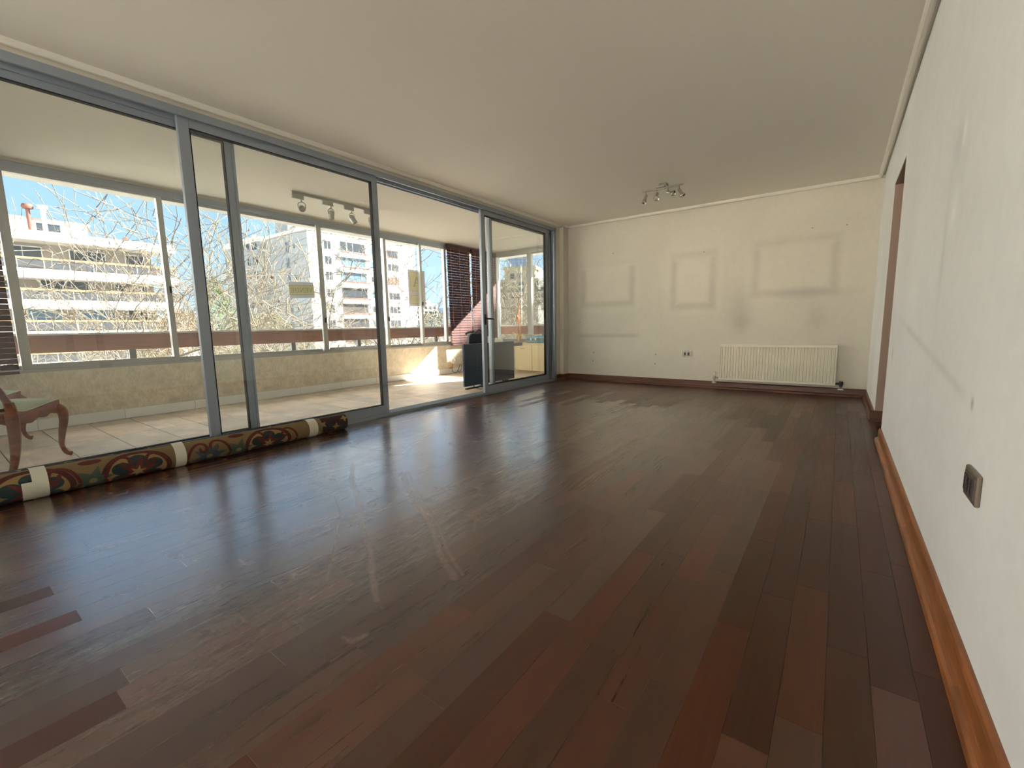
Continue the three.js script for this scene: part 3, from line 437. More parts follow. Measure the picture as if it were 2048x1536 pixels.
// ------------------------------------------------------------------ things on the balcony
{ // curved-leg chair, local space, facing +z
  const t = thing('dining_chair', 'carved wooden chair with pale green seat at the left edge, nearer the rug', 'chair', [0, 0, 0]); local(t);
  const wood = std('white', 0.42, { map: woodTex(17, [120, 70, 46], 0.5) }), fab = std('rgb(176,186,160)', 0.9, { bumpMap: stuccoBump, bumpScale: 0.001 }), pipe = std('rgb(208,204,186)', 0.8);
  const sy = (z) => 0.385 + 0.030 * Math.max(0, (z + 0.05) / 0.28) + 0.045 * Math.pow(Math.max(0, (-z - 0.10) / 0.14), 2); // seat line: dips, rises to the front
  const rail = (x0, z0, x1, z1, bow, arch) => { const pos = [], idx = [], N = 20; const nx = z1 - z0, nz = x0 - x1, l = Math.hypot(nx, nz); for (let i = 0; i <= N; i++) { const f = i / N, b = bow * Math.sin(Math.PI * f), x = x0 + (x1 - x0) * f + nx / l * b, z = z0 + (z1 - z0) * f + nz / l * b, top = sy(z), bot = top - 0.085 + arch * Math.pow(Math.sin(Math.PI * f), 0.7) - 0.008 * Math.sin(6 * Math.PI * f); for (const s of [0.012, -0.012]) { pos.push(x + nx / l * s, top, z + nz / l * s, x + nx / l * s, bot, z + nz / l * s); } } for (let i = 0; i < N; i++) { const a = i * 4, b = a + 4; idx.push(a, a + 1, b, b, a + 1, b + 1, a + 2, b + 2, a + 3, a + 3, b + 2, b + 3, a, b, a + 2, a + 2, b, b + 2, a + 1, a + 3, b + 1, b + 1, a + 3, b + 3); } const g = new THREE.BufferGeometry(); g.setAttribute('position', new THREE.Float32BufferAttribute(pos, 3)); g.setIndex(idx); g.computeVertexNormals(); return metreUV(g.toNonIndexed()); };
  for (const [a, n] of [[[0.235, -0.19, 0.225, 0.235, 0.010, 0.018], 'seat_rail'], [[-0.225, 0.235, -0.235, -0.19, 0.010, 0.018], 'seat_rail'], [[0.225, 0.235, -0.225, 0.235, 0.025, 0.02], 'seat_rail'], [[-0.235, -0.19, 0.235, -0.19, 0, 0.01], 'seat_rail']]) { const g = rail(...a); obj(n, g, wood, t); }
  for (const s of [1, -1]) {
    obj('leg', limb([[s * 0.205, 0.375, 0.210], [s * 0.240, 0.335, 0.240], [s * 0.248, 0.275, 0.236], [s * 0.232, 0.170, 0.222], [s * 0.226, 0.085, 0.214], [s * 0.240, 0.030, 0.232], [s * 0.256, 0.016, 0.252]], [0.036, 0.034, 0.028, 0.021, 0.016, 0.016, 0.018], 12), wood, t);
    obj('leg', limb([[s * 0.225, 0.46, -0.205], [s * 0.228, 0.36, -0.200], [s * 0.226, 0.22, -0.205], [s * 0.222, 0.11, -0.222], [s * 0.218, 0.005, -0.262]], [0.026, 0.036, 0.031, 0.024, 0.019], 10), wood, t);
    obj('back_post', limb([[s * 0.226, 0.36, -0.200], [s * 0.234, 0.44, -0.222], [s * 0.246, 0.60, -0.330], [s * 0.240, 0.78, -0.440], [s * 0.17, 0.90, -0.505]], [0.030, 0.022, 0.019, 0.019, 0.020], 10), wood, t);
  }
  obj('crest_rail', limb([[0.18, 0.895, -0.500], [0.08, 0.935, -0.525], [0, 0.955, -0.535], [-0.08, 0.935, -0.525], [-0.18, 0.895, -0.500]], [0.02, 0.022, 0.028, 0.022, 0.02], 10), wood, t);
  obj('back_panel', (() => { const g = RB(-0.19, 0.19, 0, 0.40, -0.022, 0.022, 0.018, 4); g.rotateX(-0.54); g.translate(0, 0.50, -0.262); return g; })(), fab, t);
  { const pos = [], idx = [], N = 18; for (let i = 0; i <= N; i++) for (let j = 0; j <= N; j++) { const u = i / N * 2 - 1, w = j / N * 2 - 1, z = 0.235 * w + 0.004, x = (0.225 - 0.004 * w) * u, puff = 0.042 * Math.pow((1 - u * u) * (1 - w * w), 0.42) + 0.003 * (fbm(u * 4, w * 4, 2) - 0.5); pos.push(x, sy(z) + 0.002 + puff, z); } for (let i = 0; i < N; i++) for (let j = 0; j < N; j++) { const a = i * (N + 1) + j, b = a + N + 1; idx.push(a, a + 1, b, b, a + 1, b + 1); } const top = new THREE.BufferGeometry(); top.setAttribute('position', new THREE.Float32BufferAttribute(pos, 3)); top.setIndex(idx); top.computeVertexNormals(); const p2 = pos.slice(); for (let i = 1; i < p2.length; i += 3) p2[i] = sy(p2[i + 1]) - 0.02; const bot = new THREE.BufferGeometry(); bot.setAttribute('position', new THREE.Float32BufferAttribute(p2, 3)); bot.setIndex(idx.slice().reverse()); bot.computeVertexNormals(); const seat = obj('seat', [metreUV(top.toNonIndexed()), metreUV(bot.toNonIndexed())], fab, t);
    const loop = []; for (const [x0, z0, x1, z1] of [[0.232, -0.18, 0.226, 0.235], [0.226, 0.212, -0.226, 0.212], [-0.226, 0.235, -0.232, -0.18]]) for (let k = 0; k <= 6; k++) { const f = k / 6, z = z0 + (z1 - z0) * f; loop.push([x0 + (x1 - x0) * f, sy(z) + 0.004, z]); } obj('piping', tube(loop, 0.0045, 80, 6), pipe, seat); }
  const turn = Math.atan2(-0.77, -0.64); // facing the parapet and the far end
  t.scale.set(0.9, 1, 0.9); t.position.set(-0.818, 0, 6.067); t.rotation.y = turn;
  dup(t, [-1.802, 0, 6.151], turn, 'carved wooden chair with pale green seat behind the nearer chair');
}
{ // large flat television, seen from its back
  const t = thing('television', 'large black flat television standing low behind the glass door stile', 'television', [-0.50, 0, 1.28]);
  const scr = new THREE.MeshPhysicalMaterial({ color: new THREE.Color('rgb(48,64,80)'), roughness: 0.28, clearcoat: 0.5, clearcoatRoughness: 0.15 });
  obj('housing', [RB(-0.525, -0.490, 0.055, 0.640, 0.735, 1.895, 0.008, 3), RB(-0.545, -0.520, 0.10, 0.55, 0.85, 1.78, 0.008, 3)], scr, t);
  const lab = canvasTex(64, 512, (g, w, h) => { g.fillStyle = '#304050'; g.fillRect(0, 0, w, h); g.strokeStyle = '#5e6c78'; g.lineWidth = 7; [[60, 86], [112, 128], [146, 172], [190, 206], [232, 262], [284, 312], [336, 394], [420, 448]].forEach(([a, b], i) => { g.beginPath(); g.moveTo(20 + (i % 2) * 8, a); g.lineTo(42 - (i % 3) * 7, b); g.moveTo(24, b); g.lineTo(40, a + 6); g.stroke(); }); }); // worn vertical lettering, no longer readable
  lab.wrapS = lab.wrapT = THREE.ClampToEdgeWrapping;
  obj('lettering', (() => { const g = new THREE.PlaneGeometry(0.055, 0.30); g.rotateY(Math.PI / 2); g.translate(-0.4893, 0.345, 1.625); return g; })(), std('white', 0.4, { map: lab }), t);
  obj('plate', RB(-0.491, -0.487, 0.38, 0.47, 1.735, 1.80, 0.002), std('rgb(56,66,74)', 0.4), t);
  obj('stand', [RB(-0.60, -0.42, 0.0, 0.022, 1.46, 1.50, 0.006), RB(-0.585, -0.545, 0, 0.020, 1.50, 1.80, 0.006), RB(-0.52, -0.495, 0.015, 0.09, 1.46, 1.50, 0.004), RB(-0.60, -0.42, 0.0, 0.022, 0.98, 1.02, 0.006), RB(-0.52, -0.495, 0.015, 0.09, 0.98, 1.02, 0.004)], M.black, t);
  obj('power_cable', tube([[-0.505, 0.07, 1.72], [-0.48, 0.03, 1.70], [-0.44, 0.006, 1.66], [-0.40, 0.006, 1.60], [-0.42, 0.006, 1.50], [-0.5, 0.008, 1.44]], 0.0045, 40, 6), M.black, t);
}
{ const t = thing('side_table', 'dark table behind the television with a grey slab top', 'table', [-0.73, 0, 0.93]), m = std('rgb(74,82,84)', 0.4);
  obj('tabletop', RB(-0.90, -0.56, 0.555, 0.605, 0.40, 1.47, 0.006), m, t); for (const [x, z] of [[-0.86, 0.80], [-0.60, 0.80], [-0.86, 1.35], [-0.60, 1.40]]) obj('leg', RB(x - 0.022, x + 0.022, 0, 0.556, z - 0.022, z + 0.022, 0.004), M.black, t); }
{ const t = thing('black_bag', 'black bag with two chrome curved handles on the dark table', 'bag', [-0.73, 0.605, 1.34]), m = std('rgb(22,26,32)', 0.6);
  const sh = new THREE.Shape(); sh.moveTo(-0.125, 0); sh.lineTo(0.135, 0); sh.lineTo(0.125, 0.10); sh.bezierCurveTo(0.12, 0.15, 0.09, 0.165, 0.06, 0.15); sh.lineTo(-0.02, 0.135); sh.bezierCurveTo(-0.06, 0.16, -0.10, 0.15, -0.12, 0.10); sh.closePath();
  const g = new THREE.ExtrudeGeometry(sh, { depth: 0.12, bevelEnabled: true, bevelSize: 0.012, bevelThickness: 0.02, bevelSegments: 3, curveSegments: 10 }); g.translate(0, 0, -0.06); g.rotateY(-Math.PI / 2 - 0.7 + Math.PI); g.translate(-0.73, 0.619, 1.34); obj('bag_body', g, m, t);
  const ch = std('rgb(120,124,128)', 0.25, { metalness: 0.9 }); const dx = Math.cos(0.87), dz = -Math.sin(0.87), P = (uu, y, o = 0.05, u = uu * 0.78 - 0.04) => [-0.73 + u * dx + o * 0.6, 0.606 + y, 1.34 + u * dz + o * 0.7];
  obj('handle', limb([P(-0.17, 0.16), P(-0.12, 0.185), P(-0.05, 0.195), P(-0.005, 0.205), P(0.02, 0.18), P(0.0, 0.15)], [0.016, 0.015, 0.016, 0.018, 0.016, 0.012], 10), ch, t);
  obj('handle', limb([P(0.0, 0.17), P(0.05, 0.20), P(0.11, 0.222), P(0.15, 0.19), P(0.15, 0.13), P(0.09, 0.07)], [0.014, 0.016, 0.018, 0.018, 0.015, 0.010], 10), ch, t);
}
{ const paper = std('rgb(225,222,208)', 0.8, { side: THREE.DoubleSide });
  const tent = (label, x, z, w, h, turn) => { const t = thing('paper_sheet', label, 'paper', [x, 0.605, z]); local(t); t.rotation.y = turn; const a = new THREE.BoxGeometry(w, 0.002, h); a.rotateX(0.75); a.translate(0, h * 0.34, h * 0.37); const b = new THREE.BoxGeometry(w, 0.002, h); b.rotateX(-0.75); b.translate(0, h * 0.34, -h * 0.37); obj('leaf', a, paper, t); obj('leaf', b, paper, t); };
  tent('folded white paper standing on the dark table beside the bag', -0.74, 1.02, 0.12, 0.18, 0.9); tent('folded cream paper on the right end of the dark table', -0.74, 0.80, 0.12, 0.13, 0.7);
}
{ // low cupboard against the end wall
  const t = thing('low_cupboard', 'beige two door cupboard under the end window of the balcony', 'cupboard', [-0.72, 0, -0.72]), m = std('rgb(206,186,146)', 0.55), m2 = std('rgb(212,192,150)', 0.5);
  obj('carcass', [B(-1.27, -0.18, 0.05, 0.535, BE + 0.02, -0.375), B(-1.24, -0.2, 0.0, 0.05, BE + 0.05, -0.42)], m, t); obj('worktop', RB(-1.285, -0.165, 0.535, 0.560, BE + 0.015, -0.335, 0.004), m, t);
  for (const [a, b, hx] of [[-1.262, -0.888, -1.09], [-0.882, -0.53, -0.6], [-0.524, -0.19, -0.3]]) { const d = obj('door', RB(a, b, 0.055, 0.53, -0.375, -0.357, 0.003), m2, t); obj('handle', RB(hx - 0.045, hx + 0.045, 0.455, 0.468, -0.357, -0.340, 0.003), M.brushed, d); }
}
{ const t = thing('tool_case', 'blue grey case with two latches on the beige cupboard', 'case', [-0.74, 0.56, -0.5]), m = std('rgb(92,124,130)', 0.55), m2 = std('rgb(112,150,158)', 0.5);
  obj('case_base', RB(-1.01, -0.44, 0.561, 0.635, -0.66, -0.36, 0.012, 3), m, t); obj('lid', RB(-1.015, -0.435, 0.635, 0.685, -0.665, -0.355, 0.014, 3), m2, t); for (const x of [-0.90, -0.80]) obj('latch', RB(x - 0.014, x + 0.014, 0.612, 0.655, -0.358, -0.346, 0.003), M.white, t); }
{ const t = thing('planter', 'white planter with a flat tray on its rim', 'planter', [-1.14, 0.56, -0.64]), m = std('rgb(214,204,178)', 0.8);
  const g = new THREE.LatheGeometry([[0, 0], [0.05, 0], [0.055, 0.01], [0.046, 0.03], [0.062, 0.09], [0.074, 0.125], [0.066, 0.125], [0.055, 0.09], [0, 0.085]].map(([a, b]) => new THREE.Vector2(a, b)), 24); g.translate(-1.14, 0.561, -0.64); obj('pot', g, m, t); obj('tray', [RB(-1.235, -1.055, 0.690, 0.704, -0.73, -0.55, 0.004), RB(-1.225, -1.065, 0.704, 0.716, -0.72, -0.56, 0.004)], m, t); }
{ // dried flower stalks in a shallow bowl
  const t = thing('dried_flower', 'tall dried orange flower stalks with pale leaves in a bowl', 'plant', [-1.225, 0.56, -0.42]), st = std('rgb(176,112,58)', 0.8), lf = std('rgb(222,196,120)', 0.8, { side: THREE.DoubleSide });
  const g = new THREE.LatheGeometry([[0, 0], [0.05, 0], [0.075, 0.04], [0.07, 0.042], [0.045, 0.012], [0, 0.012]].map(([a, b]) => new THREE.Vector2(a, b)), 22); g.translate(-1.21, 0.561, -0.42); obj('bowl', g, std('rgb(190,180,156)', 0.7), t);
  obj('stem', tube([[-1.25, 0.57, -0.42], [-1.253, 0.8, -0.42], [-1.25, 1.02, -0.425]], 0.006, 20, 6), st, t); obj('flower_head', new THREE.IcosahedronGeometry(0.030, 2).scale(0.8, 1.5, 0.8).translate(-1.25, 1.03, -0.425), st, t);
  obj('stem', tube([[-1.19, 0.57, -0.42], [-1.195, 0.80, -0.42], [-1.215, 1.1, -0.42], [-1.208, 1.40, -0.42]], 0.006, 24, 6), st, t); obj('stem', tube([[-1.18, 0.57, -0.41], [-1.175, 0.80, -0.41], [-1.195, 1.1, -0.415], [-1.213, 1.36, -0.42]], 0.005, 24, 6), st, t);
  const r = RNG(77); for (let i = 0; i < 9; i++) { const a = i * 0.7, h = 0.04 + r() * 0.05; obj('leaf', limb([[-1.213, 1.38, -0.42], [-1.213 + Math.cos(a) * h * 0.5, 1.40, -0.42 + Math.sin(a) * h * 0.5], [-1.213 + Math.cos(a) * h, 1.385, -0.42 + Math.sin(a) * h]], [0.006, 0.005, 0.002], 5), st, t); }
  for (let i = 0; i < 12; i++) { const a = i * 2.4, l = 0.10 + 0.08 * r(); obj('leaf', limb([[-1.21, 0.575, -0.42], [-1.21 + Math.cos(a) * l * 0.35, 0.575 + l * 0.8, -0.42 + Math.sin(a) * l * 0.35], [-1.21 + Math.cos(a) * l * 0.8, 0.575 + l * 1.1, -0.42 + Math.sin(a) * l * 0.8]], [0.009, 0.009, 0.002], 6, 0.35), lf, t); }
}
{ // small plug-in lamp on the parapet with hanging cables
  const t = thing('plug_in_lamp', 'small white lamp with amber stem and loose cable on the parapet', 'lamp', [BX + 0.03, 0.1, 0.33]), am = std('rgb(206,150,70)', 0.5);
  obj('shade', new THREE.SphereGeometry(0.05, 20, 14).scale(0.55, 1, 1).translate(BX + 0.045, 0.235, 0.30), std('rgb(240,236,226)', 0.5), t); obj('stem', [limb([[BX + 0.04, 0.20, 0.305], [BX + 0.04, 0.15, 0.315], [BX + 0.035, 0.11, 0.325]], [0.018, 0.014, 0.016], 8), RB(BX + 0.0, BX + 0.035, 0.098, 0.115, 0.28, 0.38, 0.004)].map(clean), am, t);
  obj('cable', tube([[BX + 0.03, 0.11, 0.33], [BX + 0.035, 0.04, 0.31], [BX + 0.03, 0.012, 0.24], [BX + 0.03, 0.04, 0.16], [BX + 0.03, 0.16, 0.10], [BX + 0.03, 0.10, 0.05], [BX + 0.03, 0.02, 0.12], [BX + 0.03, 0.05, 0.19]], 0.004, 70, 6), M.black, t);
  const t2 = thing('plug_adapter', 'tan plug adapter on the parapet beside the small lamp', 'adapter', [BX + 0.02, 0.15, -0.03]); obj('adapter_body', RB(BX, BX + 0.05, 0.13, 0.25, -0.06, 0.0, 0.008, 3), std('rgb(178,140,84)', 0.6), t2); obj('prong_ring', new THREE.TorusGeometry(0.022, 0.004, 8, 18).rotateY(Math.PI / 2).translate(BX + 0.052, 0.21, -0.03), M.white, t2);
}
// venetian blinds of red-brown wooden slats
const slatMats = [[66, 34, 32], [72, 38, 34], [60, 30, 29]].map((c, i) => std('white', 0.9, { map: woodTex(40 + i, c, 0.35) }));
function blind(label, z0, z1, skew, tilt, y1 = 2.325, y0 = 0.545) {
  const t = thing('venetian_blind', label, 'blind', [-2.235, y1, (z0 + z1) / 2]), r = RNG(Math.round(z0 * 100) + 999), pitch = 0.0475, n = Math.floor((y1 - 0.05 - y0) / pitch), sk = (y) => skew * (y1 - y) / (y1 - y0);
  obj('head_rail', RB(-2.262, -2.208, y1 - 0.04, y1 + 0.045, z0, z1, 0.003), slatMats[0], t);
  for (let i = 0; i < n; i++) { const y = y1 - 0.065 - i * pitch, a = tilt + (r() - 0.5) * 0.10, g = RB(-0.0015, 0.0015, -0.0232, 0.0232, z0, z1, 0.001, 1); g.rotateZ(a); g.translate(-2.235 + (r() - 0.5) * 0.002, y, -sk(y)); obj('slat', g, slatMats[i % 3], t); }
  obj('bottom_rail', RB(-2.250, -2.222, y0 - 0.012, y0 + 0.012, z0 - skew, z1 - skew, 0.003), slatMats[1], t);
  for (const f of [0.12, 0.5, 0.88]) { const z = z0 + (z1 - z0) * f; obj('cord', [rod([-2.2085, y1 - 0.03, z], [-2.2085, y0, z - skew], 0.0018, 0.0018, 5), rod([-2.2615, y1 - 0.03, z], [-2.2615, y0, z - skew], 0.0018, 0.0018, 5)], std('rgb(170,110,80)', 0.8), t); }
}
blind('red brown slatted blind nearest the hanging sale sign', -0.235, 0.37, 0.035, 0.16);
blind('red brown slatted blind beside the balcony corner', -1.05, -0.30, 0, 0.12);
blind('dark slatted blind at the left edge of the photo', 5.80, 7.20, 0.0, 0.30);

// sale signs hung outside the panes, read from the street
{ const cream = '#c9c7d2';
  const vende = canvasTex(256, 160, (g, w, h) => { g.fillStyle = cream; g.fillRect(0, 0, w, h); g.fillStyle = '#c3bc8c'; g.fillRect(0, 34, w, 92); g.fillStyle = '#98926e'; g.fillRect(0, 30, w, 5); g.fillRect(0, 125, w, 5); g.fillStyle = '#9a9468'; g.font = 'bold 64px serif'; g.textAlign = 'center'; g.textBaseline = 'middle'; g.fillText('VENDE', w / 2, h / 2 + 2); });
  const aTex = canvasTex(200, 340, (g, w, h) => { g.fillStyle = '#cfc6c6'; g.fillRect(0, 0, w, h); g.fillStyle = '#d2c8a0'; g.fillRect(24, 22, 152, 174); g.fillRect(24, 240, 152, 74); g.strokeStyle = '#bbae8c'; g.lineWidth = 5; g.strokeRect(24, 22, 152, 174); g.strokeRect(24, 240, 152, 74); g.fillStyle = '#a19a76'; g.font = '130px serif'; g.textAlign = 'center'; g.textBaseline = 'middle'; g.fillText('A', w / 2, 108); g.fillStyle = '#b8ae78'; g.font = '44px serif'; g.fillText('I HH I', w / 2, 278); });
  for (const q of [vende, aTex]) q.wrapS = q.wrapT = THREE.ClampToEdgeWrapping;
  const sheet = (w, h, turn) => { const g = new THREE.BoxGeometry(w, h, 0.004); const p = g.attributes.position, uv = g.attributes.uv; for (let i = 0; i < p.count; i++) uv.setXY(i, p.getX(i) / w + 0.5, p.getY(i) / h + 0.5); return g; }; // both faces carry the same print, so it reads mirrored from indoors
  const mat = (m) => new THREE.MeshPhysicalMaterial({ map: m, roughness: 0.8, transmission: 0.2, thickness: 0 });
  const t = thing('sale_sign', 'small grey and yellow sale sign reading VENDE seen mirrored from behind', 'sign', [-2.42, 1.42, 3.05]); local(t); t.rotation.set(0.05, -Math.PI / 2, 0); 
  obj('board', sheet(0.36, 0.215), mat(vende), t); for (const s of [-1, 1]) obj('hanger', rod([s * 0.04 - 0.03, 0.107, 0], [s * 0.02 - 0.03, 0.19, 0], 0.002, 0.002, 5), M.gasket, t);
  const t2 = thing('sale_sign', 'tall pale sale sign with a large letter A behind the mullion', 'sign', [-2.42, 1.56, 0.955]); local(t2); t2.rotation.set(0, -Math.PI / 2, 0); obj('board', sheet(0.385, 0.62), mat(aTex), t2); obj('hanger', rod([-0.18, 0.30, 0.002], [0.18, 0.30, 0.002], 0.004, 0.004, 6), M.brushed, t2);
}
// timber railing outside the glazing
{ const wood = std('white', 0.6, { map: woodTex(61, [112, 72, 54], 0.4) }), t = thing('balcony_railing', 'wide wooden railing beam outside the balcony windows', 'railing', [-2.66, -0.01, 4]);
  obj('beam', [RB(-2.71, -2.65, 0.695, 0.868, -1.60, ZB, 0.008)], wood, t); obj('beam', [RB(-2.65, 0.0, 0.695, 0.868, -1.60, -1.54, 0.008)], wood, t);
  obj('cap_strip', [RB(-2.72, -2.64, 0.866, 0.886, -1.61, ZB, 0.004), RB(-2.64, 0.0, 0.866, 0.886, -1.61, -1.53, 0.004)], M.concrete, t);
  for (const z of [-1.56, 0.3, 2.02, 3.10, 4.90, 6.6, 8.4]) obj('post', RB(-2.70, -2.66, -0.012, 0.70, z - 0.03, z + 0.03, 0.004), M.aluDark, t); for (const x of [-1.4, -0.2]) obj('post', RB(x - 0.03, x + 0.03, -0.012, 0.70, -1.59, -1.55, 0.004), M.aluDark, t);
}

// ------------------------------------------------------------------ outdoors
const GY = -10.5;
struct('ground', [B(-420, 160, GY - 0.5, GY, -420, 160)], std('rgb(172,170,164)', 0.95), 'street level ground far below');
struct('hills', (() => { const g = new THREE.PlaneGeometry(1500, 1, 120, 1), p = g.attributes.position; for (let i = 0; i < p.count; i++) { const top = p.getY(i) > 0, x = p.getX(i); const f = (x + 750) / 1500, a = Math.PI * (0.42 + f * 1.05); p.setXYZ(i, Math.sin(a) * -620, top ? 14 + 20 * fbm(f * 9, 2, 3) : GY, Math.cos(a) * 620); } g.computeVertexNormals(); return g; })(), std('rgb(150,162,172)', 1, { side: THREE.DoubleSide }), 'hills beyond the city coloured pale blue for haze');  // bluish grey stands in for distance haze

{ // left apartment block: white fascias, tan rails, recessed glazing; face on x = -49
  const t = thing('apartment_building', 'white apartment block with long balconies and chimneys on the left', 'building', [-55, GY, 3]), X = -49, z0 = -10.1, z1 = 26;
  const tops = [9.15, 6.15, 3.68, 1.12, -1.5, -4.1];
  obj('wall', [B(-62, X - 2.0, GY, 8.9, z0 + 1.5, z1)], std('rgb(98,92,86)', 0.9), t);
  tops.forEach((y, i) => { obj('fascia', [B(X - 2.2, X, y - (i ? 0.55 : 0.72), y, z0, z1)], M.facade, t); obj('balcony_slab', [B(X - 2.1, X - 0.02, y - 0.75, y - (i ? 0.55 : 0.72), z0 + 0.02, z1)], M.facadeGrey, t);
    if (i) { obj('rail', RB(X - 0.10, X, y + 0.72, y + 0.90, z0, z1, 0.02), M.tanRail, t); const ps = []; for (let z = z0 + 0.1; z < z1; z += 1.5) ps.push(B(X - 0.07, X - 0.03, y, y + 0.72, z, z + 0.04)); obj('rail_posts', ps, M.concrete, t).userData.kind = 'stuff'; obj('rail_glass', B(X - 0.06, X - 0.05, y + 0.08, y + 0.70, z0 + 0.2, z1), std('rgb(36,39,44)', 0.4), t);
      const r = RNG(100 + i); let z = z0 + 2.0; while (z < 6) { const w = 1.2 + r() * 1.9, wn = obj('window', B(X - 2.0, X - 1.93, y + 0.1, y + 2.0, z, z + w), M.frameWhite, t); obj('pane', [B(X - 1.935, X - 1.91, y + 0.18, y + 1.92, z + 0.08, z + w / 2 - 0.03), B(X - 1.935, X - 1.91, y + 0.18, y + 1.92, z + w / 2 + 0.03, z + w - 0.08)], r() < 0.35 ? M.blueGlass : M.darkGlass, wn); z += w + 0.5 + r() * 1.6; }
    } });
  obj('roof_room', [B(X - 6, X - 1, 9.1, 10.15, -4.1, 2.6)], M.facade, t); obj('roof_slab', B(X - 6.2, X - 0.8, 10.12, 10.3, -4.3, 2.8), M.facadeGrey, t); obj('window', B(X - 1.01, X - 0.97, 9.35, 9.95, -2.4, -1.0), M.darkGlass, t);
  obj('chimney', [rod([X - 0.8, 9.1, -0.62], [X - 0.8, 11.0, -0.62], 0.13), rod([X - 0.8, 10.95, -0.62], [X - 0.8, 11.1, -0.62], 0.32, 0.36), rod([X - 0.8, 11.1, -0.62], [X - 0.8, 11.3, -0.62], 0.36, 0.3)].map(clean), M.redBrown, t); obj('chimney', [rod([X - 0.6, 9.1, -1.45], [X - 0.6, 11.1, -1.45], 0.15), rod([X - 0.6, 11.05, -1.45], [X - 0.6, 11.3, -1.45], 0.30, 0.34)].map(clean), M.concrete, t);
}
{ // middle block: shaded side on z = -38.3, sunlit side on x = -74.5
  const t = thing('apartment_building', 'tall white apartment block with red brown balconies in the middle', 'building', [-82, GY, -50]), X = -74.5, Z = -38.3, zE = -63.6;
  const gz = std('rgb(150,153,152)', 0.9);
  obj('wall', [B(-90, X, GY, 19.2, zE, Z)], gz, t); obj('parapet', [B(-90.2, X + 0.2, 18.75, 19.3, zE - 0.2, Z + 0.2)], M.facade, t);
  obj('roof_room', [B(-88, -79, 19.2, 23.2, -47, Z - 1.2)], gz, t); obj('roof_room', [B(-82, X - 0.8, 19.2, 20.6, -55, Z - 0.6)], M.facade, t);
  obj('wing', [B(-106, -90.3, GY, 18.7, -41, -37)], gz, t); obj('wing_parapet', [B(-106.2, -90.1, 18.4, 19.4, -41, -36.8)], M.facade, t);
  for (const [x, z] of [[-95, -38.5], [-80, -41]]) obj('chimney', [rod([x, 17, z], [x, 20.2, z], 0.22), rod([x, 20.0, z], [x, 20.4, z], 0.42, 0.4)].map(clean), M.concrete, t);
  const win = (name, x0, x1, y0, y1, z0, z1, frame, pane, face, n = 2) => { // face 'x' or 'z'
    const w = obj(name, face === 'x' ? B(x0 - 0.05, x0 + 0.06, y0, y1, z0, z1) : B(x0, x1, y0, y1, z0 - 0.05, z0 + 0.06), frame, t), ps = [], m = 0.09;
    if (face === 'x') { const s = (z1 - z0 - m) / n; for (let k = 0; k < n; k++) ps.push(B(x0 + 0.05, x0 + 0.075, y0 + m, y1 - m, z0 + m + k * s, z0 + (k + 1) * s)); } else { const s = (x1 - x0 - m) / n; for (let k = 0; k < n; k++) ps.push(B(x0 + m + k * s, x0 + (k + 1) * s, y0 + m, y1 - m, z0 + 0.05, z0 + 0.075)); }
    obj('pane', ps, pane, w); return w; };
  const rows = [15.75, 12.95, 10.1, 6.9, 4.0, 1.1, -1.8, -4.7], r = RNG(3);
  rows.forEach((y, i) => {
    const P = () => [M.darkGlass, M.blueGlass, M.darkGlass][Math.floor(r() * 3)];
    win('window', X, 0, y - 0.1, y + 1.55, -42.9, -41.4, M.frameWhite, P(), 'x', 2);
    const brown = i >= 2, b = obj('bay', B(X - 0.1, X + 0.5, y - 1.15, y - 0.15, -50.9, -44.6), M.facade, t);
    obj('bay_trim', B(X + 0.45, X + 0.56, y - 0.35, y - 0.12, -50.9, -44.6), M.redBrown, b);
    win('window', X, 0, y - 0.05, y + 1.85, -50.4, -44.7, brown ? M.redBrown : M.frameWhite, i === 4 ? M.black : P(), 'x', 4);
    win('window', X, 0, y + 0.1, y + 1.45, -52.9, -51.5, M.frameWhite, P(), 'x', 1);
    win('window', X, 0, y - 0.05, y + 1.50, -58.7, -55.8, i === 2 || i === 0 ? M.redBrown : M.frameWhite, i === 2 ? M.redBrown : P(), 'x', 3);
  });
  for (const y of [15.3, 12.4, 9.5, 6.6, 3.7, 0.8]) { win('window', -82.3, -81.0, y, y + 2.1, Z, 0, gz, M.blueGlass, 'z', 1); win('window', -79.4, -78.7, y + 0.5, y + 1.3, Z, 0, gz, M.darkGlass, 'z', 1); win('window', -95.4, -94.0, y + 1.6, y + 3.1, -37, 0, gz, M.darkGlass, 'z', 1); win('window', -93.0, -90.7, y + 1.5, y + 3.2, -37, 0, gz, M.darkGlass, 'z', 2); }
}
function offset(u, d, y) { return [3.602 + u[0] * d, y, 6.359 + u[1] * d]; }
